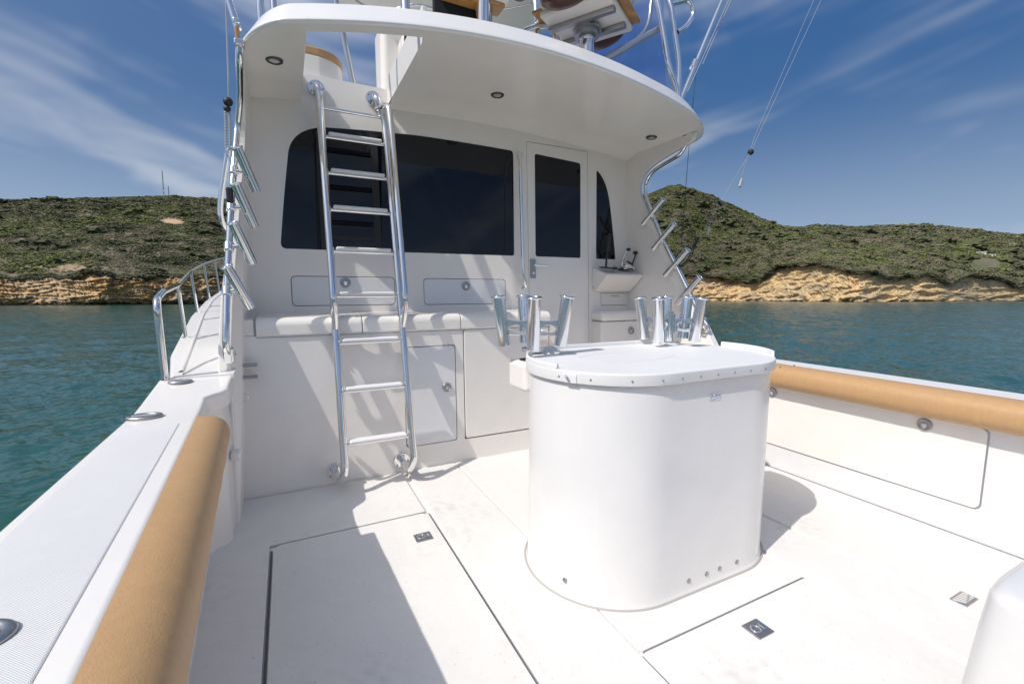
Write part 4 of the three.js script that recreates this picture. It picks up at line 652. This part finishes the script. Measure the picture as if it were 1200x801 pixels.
// ------------------------------------------------------------------ sea, shore, scrub (world frame)
const EYE = 1.87, DEG = Math.PI / 180;
const skyT = [[-180, 2], [-70, 4], [-40, 6.2], [-28, 7.4], [-21.4, 8.2], [-18.4, 8.7], [-14.5, 9.4], [-9.9, 10.15], [-7.8, 10.25], [-5.6, 10.35], [5, 10.8], [20, 11.8], [35, 11.6], [43, 12.1], [45.5, 13.0], [46.8, 12.85], [49.6, 11.7], [54, 9.2], [56.9, 7.7], [58.5, 7.42], [63.2, 7.02], [67.1, 6.8], [70, 6.4], [72.2, 5.75], [74.8, 5.1], [85, 4.2], [110, 3], [180, 2]];
const shoreT = [[-180, 900], [-60, 420], [-22, 232], [-16, 212], [-5, 216], [20, 250], [40, 318], [49, 372], [53, 380], [56, 345], [64, 292], [70, 345], [75.5, 450], [85, 560], [110, 900], [180, 900]];
const cliffT = [[-180, 1.2], [-60, 1.4], [-22, 1.75], [-18.9, 1.95], [-17.2, 2.05], [-16, 2.75], [-15, 2.2], [-13.7, 2.0], [-10.4, 2.3], [5, 2.3], [40, 2.4], [46, 2.65], [48, 2.9], [50, 2.6], [52.6, 2.35], [54.6, 1.9], [55.6, 2.3], [56.4, 3.45], [59, 3.7], [60.6, 3.72], [63.4, 2.9], [66.8, 2.15], [68.9, 2.4], [69.8, 2.1], [70.6, 1.2], [71.2, 1.9], [72, 2.2], [74, 1.55], [74.5, 1.0], [75.2, 1.1], [85, 1], [180, 0.8]];
const ridgeT = [[-180, 900], [-60, 520], [-22, 260], [0, 300], [35, 300], [46, 210], [54, 230], [58, 420], [66, 520], [75, 560], [180, 800]];
const smooth = (t, a, w) => (table(t, a - w) + table(t, a) * 2 + table(t, a + w)) / 4;
function shore(a) { return smooth(shoreT, a, 1.2) + 4 * n2(a * 0.10, 4) + 1.0 * n2(a * 0.33, 8); }
function cliffH(a) { const R = shore(a); return Math.max(1.5, R * Math.tan(smooth(cliffT, a, 0.25) * DEG) + EYE + 0.8 * n2(a * 0.7, 21)); }
function ridge(a) { const R = smooth(shoreT, a, 3) + smooth(ridgeT, a, 2); return [R, R * Math.tan(smooth(skyT, a, 0.5) * DEG) + EYE]; }
const shoreS = a => smooth(shoreT, a, 3), cliffS = a => Math.max(1.5, shoreS(a) * Math.tan(smooth(cliffT, a, 1.5) * DEG) + EYE);
const hillH = (a, t, R) => { const kb = sstep(0.0, 0.035, t), h0 = lerp(cliffH(a), cliffS(a), kb), [R1, h1] = ridge(a); const r = lerp(R + 4, R1, Math.min(t, 1)); const x = r * Math.sin(a * DEG), z = r * Math.cos(a * DEG);
  const bulge = 0.10 * Math.sin(Math.PI * Math.min(1, t)); const base = lerp(h0, h1, clamp(Math.pow(t, 0.92) + bulge * 0.6, 0, 1)); const damp = Math.sin(Math.PI * clamp(t, 0, 1));
  return base + damp * (h1 - h0) * 0.085 * (fbm2(x * 0.012, z * 0.012, 3)) + 0.5 * n2(x * 0.08, z * 0.08) - (t > 1 ? (t - 1) * (t - 1) * 60 : 0); };
{
  const az = []; for (let a = -170; a < -32; a += 2) az.push(a); for (let a = -32; a < -2; a += 0.055) az.push(a); for (let a = -2; a < 40; a += 0.25) az.push(a); for (let a = 40; a < 80; a += 0.055) az.push(a); for (let a = 80; a <= 190; a += 2) az.push(a);
  // sea cliff: ribs, ledges and gullies pushed out of and into the face
  const NC = 44, P = [], C = [], I = [];
  az.forEach((a, i) => {
    const R = shore(a), H = cliffH(a), s = a * DEG * (a < 20 ? 215 : 330);                 // s runs along the shore in metres
    const rim = 0.8 * n2(s * 0.11, 2) + 0.5 * n2(s * 0.37, 5);
    for (let k = 0; k <= NC; k++) {
      const v = k / NC, y = lerp(-1.2, H + rim * 0.5, v); const left = a < 20;
      const rt = left ? 0 : 1, ws = s + 2.5 * n3(s * 0.06, y * 0.2, 31), wy = y + 1.2 * n3(s * 0.06, y * 0.15, 33);
      const cove = n2(s * 0.018, 61), d1 = ws * 0.82 + wy * 0.9, d2 = wy * 0.95 - ws * 0.42;       // joints dip to one side
      const facet = Math.abs(n3(d1 * 0.06, d2 * 0.16, 3)), slab = n3(d1 * 0.14, d2 * 0.34, 5), pock = 1 - 2 * Math.abs(n3(ws * 0.22, wy * 0.50, 7));
      const strata = n2(wy * 0.95, s * 0.015) + 0.5 * n2(wy * 2.3, s * 0.03 + 9), gr2 = n3(s * 0.55, y * 1.1, 9), gr3 = n3(s * 1.6, y * 2.6, 19);
      let r = R + lerp(3.2, 8.5, rt) * Math.pow(v, 1.1) + 2.2 * cove * (0.4 + v);
      r += rt * (3.0 * facet - 1.3 * slab - 0.35 * pock) + (1 - rt) * (1.2 * facet - 0.5 * slab - 0.55 * pock - 0.75 * strata) - 0.45 * gr2 - 0.34 * gr3 - 0.5 * (1 - 2 * Math.abs(n3(s * 0.9 + 0.6 * y, y * 0.55, 29))) - 0.15 * n3(s * 3.5, y * 4.5, 39);
      if (left) r += 2.0 * sstep(1.9, 0.4, y) * (0.45 + 0.55 * sstep(-0.3, 0.3, n2(s * 0.04, 31))); else r += 0.8 * sstep(1.0, 0.2, y) - 1.8 * sstep(1.2, 0.0, y) * sstep(0.15, 0.55, n2(s * 0.11, 41));
      if (v > 0.97) r += 1.2;
      P.push(r * Math.sin(a * DEG), y, -r * Math.cos(a * DEG));
      const m = n3(s * 0.045, y * 0.18, 13), m2 = n3(s * 0.4, y * 0.6, 15), redd = sstep(0.45, 1.0, v + 0.35 * m) * (left ? 0.25 : 0.75) * sstep(-0.3, 0.4, n2(s * 0.02, 55) + 0.15), grey = sstep(0.15, 0.6, n2(s * 0.03, y * 0.1 + 20)) * 0.6;
      let c = left ? [0.56, 0.365, 0.17] : [0.60, 0.425, 0.225]; const mix = (q, w) => { c = c.map((u, j) => lerp(u, q[j], w)); };
      mix([0.46, 0.255, 0.135], redd * 0.8); mix([0.42, 0.33, 0.235], grey); mix([0.60, 0.44, 0.25], sstep(0.1, 0.7, m) * 0.6); mix([0.44, 0.265, 0.085], sstep(0.2, 0.7, strata) * (left ? 0.65 : 0.12)); mix([0.20, 0.13, 0.075], sstep(0.25, 0.8, -m2) * 0.35);
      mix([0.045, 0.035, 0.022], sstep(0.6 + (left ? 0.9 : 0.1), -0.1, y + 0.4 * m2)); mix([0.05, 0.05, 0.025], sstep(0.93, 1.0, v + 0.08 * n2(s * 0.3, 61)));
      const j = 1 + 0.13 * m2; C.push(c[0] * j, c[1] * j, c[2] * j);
      if (i && k) { const q = i * (NC + 1) + k, p = q - NC - 1; I.push(p - 1, p, q - 1, q - 1, p, q); }
    }
  });
  const g = new THREE.BufferGeometry(); g.setAttribute('position', new THREE.Float32BufferAttribute(P, 3)); g.setAttribute('color', new THREE.Float32BufferAttribute(C, 3)); g.setIndex(I); g.computeVertexNormals();
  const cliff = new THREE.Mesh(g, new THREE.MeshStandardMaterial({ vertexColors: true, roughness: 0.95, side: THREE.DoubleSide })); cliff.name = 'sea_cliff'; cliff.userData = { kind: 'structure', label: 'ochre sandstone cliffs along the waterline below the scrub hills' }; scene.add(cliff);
  // hillside above
  const NH = 120, HP = [], HC = [], HI = []; const ah = az.filter((a, i) => i % 2 === 0 || Math.abs(a) > 80);
  ah.forEach((a, i) => {
    const R = shore(a), [R1] = ridge(a);
    for (let k = 0; k <= NH; k++) {
      const t = Math.pow(k / NH, 1.35) * 1.45, r = lerp(R + 4, shoreS(a) + 4, sstep(0, 0.045, t)) + (R1 - shoreS(a) - 4) * t, x = r * Math.sin(a * DEG), z = r * Math.cos(a * DEG), y = hillH(a, t, R) + (k === 0 ? -0.8 : 0);
      HP.push(x, y, -z);
      const p = fbm2(x * 0.02, z * 0.02, 4), q = fbm2(x * 0.15 + 5, z * 0.15, 2);
      let c = [0.150, 0.134, 0.084]; const mix = (u, w) => { c = c.map((e, j) => lerp(e, u[j], w)); };
      mix([0.115, 0.125, 0.050], sstep(0, 0.4, p)); mix([0.165, 0.140, 0.095], sstep(0.05, 0.5, q) * 0.7); mix([0.30, 0.21, 0.12], sstep(0.30, 0.42, q) * sstep(0.1, 0.4, -p) * 0.7 + 0.55 * sstep(0.05, 0.0, t) * sstep(0, 0.4, q));
      // a bare sandy scar on the left hill
      if (a < 0) { const dx = (a + 9.95) / 0.95, de = (Math.atan2(y - EYE, r) / DEG - 7.75) / 0.22; mix([0.46, 0.32, 0.20], sstep(1.15, 0.8, Math.hypot(dx, de) + 0.25 * q)); }
      if (a < 0) { const dx = (a + 17.6) / 3.2, de = (Math.atan2(y - EYE, r) / DEG - 2.85) / 0.35; mix([0.34, 0.24, 0.15], 0.9 * sstep(1.1, 0.6, Math.hypot(dx, de) + 0.9 * q)); }
      HC.push(...c);
      if (i && k) { const b = i * (NH + 1) + k, d = b - NH - 1; HI.push(d - 1, d, b - 1, b - 1, d, b); }
    }
  });
  const hg = new THREE.BufferGeometry(); hg.setAttribute('position', new THREE.Float32BufferAttribute(HP, 3)); hg.setAttribute('color', new THREE.Float32BufferAttribute(HC, 3)); hg.setIndex(HI); hg.computeVertexNormals();
  const hill = new THREE.Mesh(hg, new THREE.MeshStandardMaterial({ vertexColors: true, roughness: 1, side: THREE.DoubleSide })); hill.name = 'hills'; hill.userData = { kind: 'structure', label: 'green scrub covered coastal hills behind the cliffs' }; scene.add(hill);
  for (const m of [cliff, hill]) m.castShadow = m.receiveShadow = true;
  // scrub: rough clumps of small leaf facets, scattered thickly
  const rs = rng(71);
  function clump(seed) { const r = rng(seed), base = new THREE.IcosahedronGeometry(1, 2), p = base.attributes.position; const v = V3(0, 0, 0); const o = seed * 7.3;
    for (let i = 0; i < p.count; i++) { v.fromBufferAttribute(p, i); const d = 0.72 + 0.42 * n3(v.x * 1.6 + o, v.y * 1.6, v.z * 1.6) + 0.34 * n3(v.x * 4.3, v.y * 4.3 + o, v.z * 4.3); p.setXYZ(i, v.x * d, Math.max(-0.25, v.y * d * 0.78 + 0.28), v.z * d); }
    base.computeVertexNormals(); return base; }
  const NS = 1, per = 160000, tmp = new THREE.Matrix4(), col = new THREE.Color();
  for (let b = 0; b < NS; b++) {
    const im = new THREE.InstancedMesh(clump(101 + b), new THREE.MeshStandardMaterial({ color: 0xffffff, roughness: 1 }), per);
    for (let i = 0; i < per; i++) {
      const leftSide = rs() < 0.36; let a = leftSide ? lerp(-27, -1, rs()) : lerp(41, 79, rs());
      const edge = rs() < 0.07; const t = edge ? 0.012 * rs() : 1.1 * Math.pow(rs(), 1.25); const R = shore(a), [R1] = ridge(a); const r = lerp(R + 4.5, shoreS(a) + 4, sstep(0, 0.045, t)) + (R1 - shoreS(a) - 4) * t, x = r * Math.sin(a * DEG), z = r * Math.cos(a * DEG), y = hillH(a, t, R);
      const p = fbm2(x * 0.02, z * 0.02, 4), q = n2(x * 0.06 + 9, z * 0.06), e = Math.atan2(y - EYE, r) / DEG;
      let sz = (0.50 + 0.75 * rs() * rs()) * (1 + 0.8 * sstep(0.2, 0.6, q)) * (r / 360);
      if (leftSide && Math.hypot((a + 9.95) / 1.0, (e - 7.72) / 0.30) < 1) sz = 0.01;
      if (leftSide && Math.hypot((a + 17.6) / 3.0, (e - 2.9) / 0.3) < 1 && rs() < 0.8) sz = 0.01;
      if (!leftSide && Math.hypot((a - 72.6) / 1.0, (e - 3.0) / 0.5) < 1) sz = 0.01;
      sz *= 1.0 + (q < -0.35 ? -0.4 : 0); if (edge) sz *= leftSide ? 1.6 : 1.15; const tree = !edge && rs() < 0.012 && t < 0.8; if (t > 0.85) sz *= 0.7; if (tree) sz *= 2.6;
      tmp.makeRotationY(rs() * 6.28).scale(V3(sz * (1.1 + 0.7 * rs()), sz * (0.5 + 0.3 * rs()), sz * (1.1 + 0.7 * rs()))).setPosition(x, y - 0.1 * sz, -z); im.setMatrixAt(i, tmp);
      const k = clamp(0.5 + 0.42 * n2(x * 0.05 + 3, z * 0.05) + 0.25 * n2(x * 0.16, z * 0.16 + 4) + 0.5 * (rs() - 0.5), 0, 0.999), br = 0.85 + 0.3 * rs();
      let c = k < 0.42 ? [0.112, 0.105, 0.066] : k < 0.56 ? [0.076, 0.076, 0.044] : k < 0.86 ? [0.142, 0.126, 0.090] : [0.112, 0.116, 0.056];
      if (p > 0.12 && rs() < 0.6) c = [0.108, 0.118, 0.052]; if (q > 0.40 && rs() < 0.75) c = [0.052, 0.060, 0.028]; if (q < -0.25 && p < 0.1 && rs() < 0.7) c = [0.160, 0.136, 0.092]; const gl = fbm2(x * 0.007 + 3, z * 0.016, 3); if (gl > 0.12 && rs() < 0.6) c = [0.108, 0.126, 0.040];
      if (tree) c = [0.055, 0.062, 0.030]; if (edge) c = rs() < 0.5 ? [0.060, 0.064, 0.032] : [0.095, 0.092, 0.055];
      im.setColorAt(i, col.setRGB(c[0] * br * 1.48, c[1] * br * 1.44, c[2] * br * 1.38));
    }
    im.name = b ? `scrub_${String(b).padStart(3, '0')}` : 'scrub'; im.userData = { kind: 'stuff', label: 'dense low scrub bushes covering the coastal hills', category: 'scrub' }; im.castShadow = im.receiveShadow = true; scene.add(im);
  }
  // radio masts on the left ridge
  const onHill = (a, e0) => { const R = shore(a), [R1] = ridge(a); let best = 1, bd = 9; for (let t = 0.2; t <= 1; t += 0.01) { const r = shoreS(a) + 4 + (R1 - shoreS(a) - 4) * t; const e = Math.atan2(hillH(a, t, R) - EYE, r) / DEG; if (Math.abs(e - e0) < bd) { bd = Math.abs(e - e0); best = t; } } const r = shoreS(a) + 4 + (R1 - shoreS(a) - 4) * best; return [r * Math.sin(a * DEG), hillH(a, best, R), -r * Math.cos(a * DEG), r]; };
  const mastM = new THREE.MeshStandardMaterial({ color: lin(0.30, 0.31, 0.33), roughness: 0.6, metalness: 0.3 }), whiteM = new THREE.MeshStandardMaterial({ color: lin(0.78, 0.78, 0.76), roughness: 0.8 }), roofM = new THREE.MeshStandardMaterial({ color: lin(0.30, 0.29, 0.28), roughness: 0.9 });
  for (const [a, e0, H, w, lab] of [[-10.5, 10.1, 21, 0.42, 'tall lattice radio mast on the left hilltop'], [-10.1, 10.12, 9, 0.35, 'short mast just right of the tall radio mast']]) {
    const p = onHill(a, e0); const t = thing('radio_mast', lab, 'radio mast', [p[0], p[1] - 0.3, p[2]], { boat: false });
    const legs = [0, 2.09, 4.19].map(q => [Math.cos(q), Math.sin(q)]);
    for (const [cx, cz] of legs) part('leg', [between([cx * w, 0, cz * w], [cx * w * 0.45, H, cz * w * 0.45], 0.13, 6)], mastM, t);
    const br = []; for (let y = 0.5; y < H - 1; y += 1.1) for (let k = 0; k < 3; k++) { const s0 = lerp(w, w * 0.45, y / H), s1 = lerp(w, w * 0.45, (y + 1) / H), A = legs[k], B = legs[(k + 1) % 3]; br.push(between([A[0] * s0, y, A[1] * s0], [B[0] * s1, y + 1, B[1] * s1], 0.06, 5)); }
    part('bracing', br, mastM, t).userData.kind = 'stuff';
    part('equipment_box', [boxAt(-0.7, 0.7, 0, H > 10 ? 1.5 : 0.9, -0.6, 0.6, 0.05)], whiteM, t);
    if (H > 10) { part('dish', [at(cyl(0.55, 0.25, 18), [0.3, 4.6, 0.5], [Math.PI / 2, 0, 0])], whiteM, t); part('aerial', [between([0, H, 0], [0, H + 2.4, 0], 0.05, 6)], mastM, t); }
  }
  for (const [a, e0, w, h, lab] of [[72.35, 3.15, 5.6, 2.2, 'long low white cottage among the scrub above the right cliffs'], [73.05, 3.12, 3.4, 1.9, 'small white cottage at the right end of the scrub slope']]) {
    const p = onHill(a, e0); const t = thing('cottage', lab, 'house', [p[0], p[1] - 0.2, p[2]], { boat: false }); t.rotation.y = -a * DEG; const s = p[3] / 480;
    part('wall', [boxAt(-w / 2 * s, w / 2 * s, 0, h * s, -1.6 * s, 1.6 * s, 0.05)], whiteM, t);
    const rf = new THREE.Shape(); rf.moveTo(-1.9 * s, 0); rf.lineTo(1.9 * s, 0); rf.lineTo(0, 0.9 * s); rf.lineTo(-1.9 * s, 0); const rg = new THREE.ExtrudeGeometry(rf, { depth: (w + 0.4) * s, bevelEnabled: false }); rg.translate(0, 0, -(w + 0.4) * s / 2); rg.rotateY(Math.PI / 2); rg.translate(0, h * s + 0.002, 0); part('roof', rg, roofM, t);
    for (const k of [-1, 1]) part('window', [boxAt((k * w / 4 - 0.4) * s, (k * w / 4 + 0.4) * s, 0.8 * s, 1.6 * s, 1.59 * s, 1.64 * s, 0.01)], M.glass, t);
  }
}
// sea: wind ripples as real relief, finer ones as bump
{
  const wd = 0.62, cw = Math.cos(wd), sw = Math.sin(wd);
  const waveH = (x, z, d) => {
    const u = x * cw + z * sw, v = -x * sw + z * cw; const f1 = sstep(420, 60, d), f2 = sstep(70, 14, d), f3 = sstep(22, 6, d);
    let h = 0.050 * n2(u * 0.22, v * 0.10) + 0.030 * n2b(u * 0.20 + 30, v * 0.34);
    h = h * (0.4 + 0.6 * f1) + f1 * (0.034 * (1 - 2 * Math.abs(n2(u * 0.62 + 4, v * 0.30))) + 0.016 * n2b(u * 0.75, v * 1.05));
    if (f2 > 0) h += f2 * (0.015 * (1 - 2 * Math.abs(n2(u * 1.9, v * 0.95 + 7))) + 0.008 * n2b(u * 2.4 + 2, v * 2.9));
    if (f3 > 0) h += f3 * 0.0035 * n2(u * 6.5, v * 5.0);
    return h;
  };
  const az = []; for (let a = -60; a < 105; a += 0.17) az.push(a); for (let a = 105; a <= 300; a += 2) az.push(a);
  const rad = [0.6]; while (rad[rad.length - 1] < 1600) rad.push(rad[rad.length - 1] * 1.0142 + 0.01);
  const P = [], U = [], I = [], n = rad.length;
  az.forEach((a, i) => { const s = Math.sin(a * DEG), c = Math.cos(a * DEG); rad.forEach((r, k) => { const x = r * s, z = -r * c; P.push(x, waveH(x, z, r), z); U.push(x / 6.0, z / 6.0); if (i && k) { const q = i * n + k, p = q - n; I.push(p - 1, q - 1, p, p, q - 1, q); } }); });
  const g = new THREE.BufferGeometry(); g.setAttribute('position', new THREE.Float32BufferAttribute(P, 3)); g.setAttribute('uv', new THREE.Float32BufferAttribute(U, 2)); g.setIndex(I); g.computeVertexNormals();
  const rip = dtex(1024, 1024, (x, y) => { const w = 0.35 * tn(x, y, 1024, 1024, 9, 2); const a = 1 - 2 * Math.abs(tn(x + 60 * w, y, 1024, 1024, 12, 5)), b = tn(x, y + 40 * w, 1024, 1024, 26, 8), c = tn(x, y, 1024, 1024, 60, 11); return [128 + 46 * a + 34 * b + 18 * c]; });
  const sea = new THREE.Mesh(g, new THREE.MeshPhysicalMaterial({ color: lin(0.019, 0.084, 0.074), roughness: 0.13, ior: 1.333, bumpMap: rip, bumpScale: 0.045 }));
  sea.name = 'sea'; sea.userData = { kind: 'structure', label: 'green blue sea with small wind ripples' }; sea.receiveShadow = true; scene.add(sea);
}

renderer.render(scene, camera);
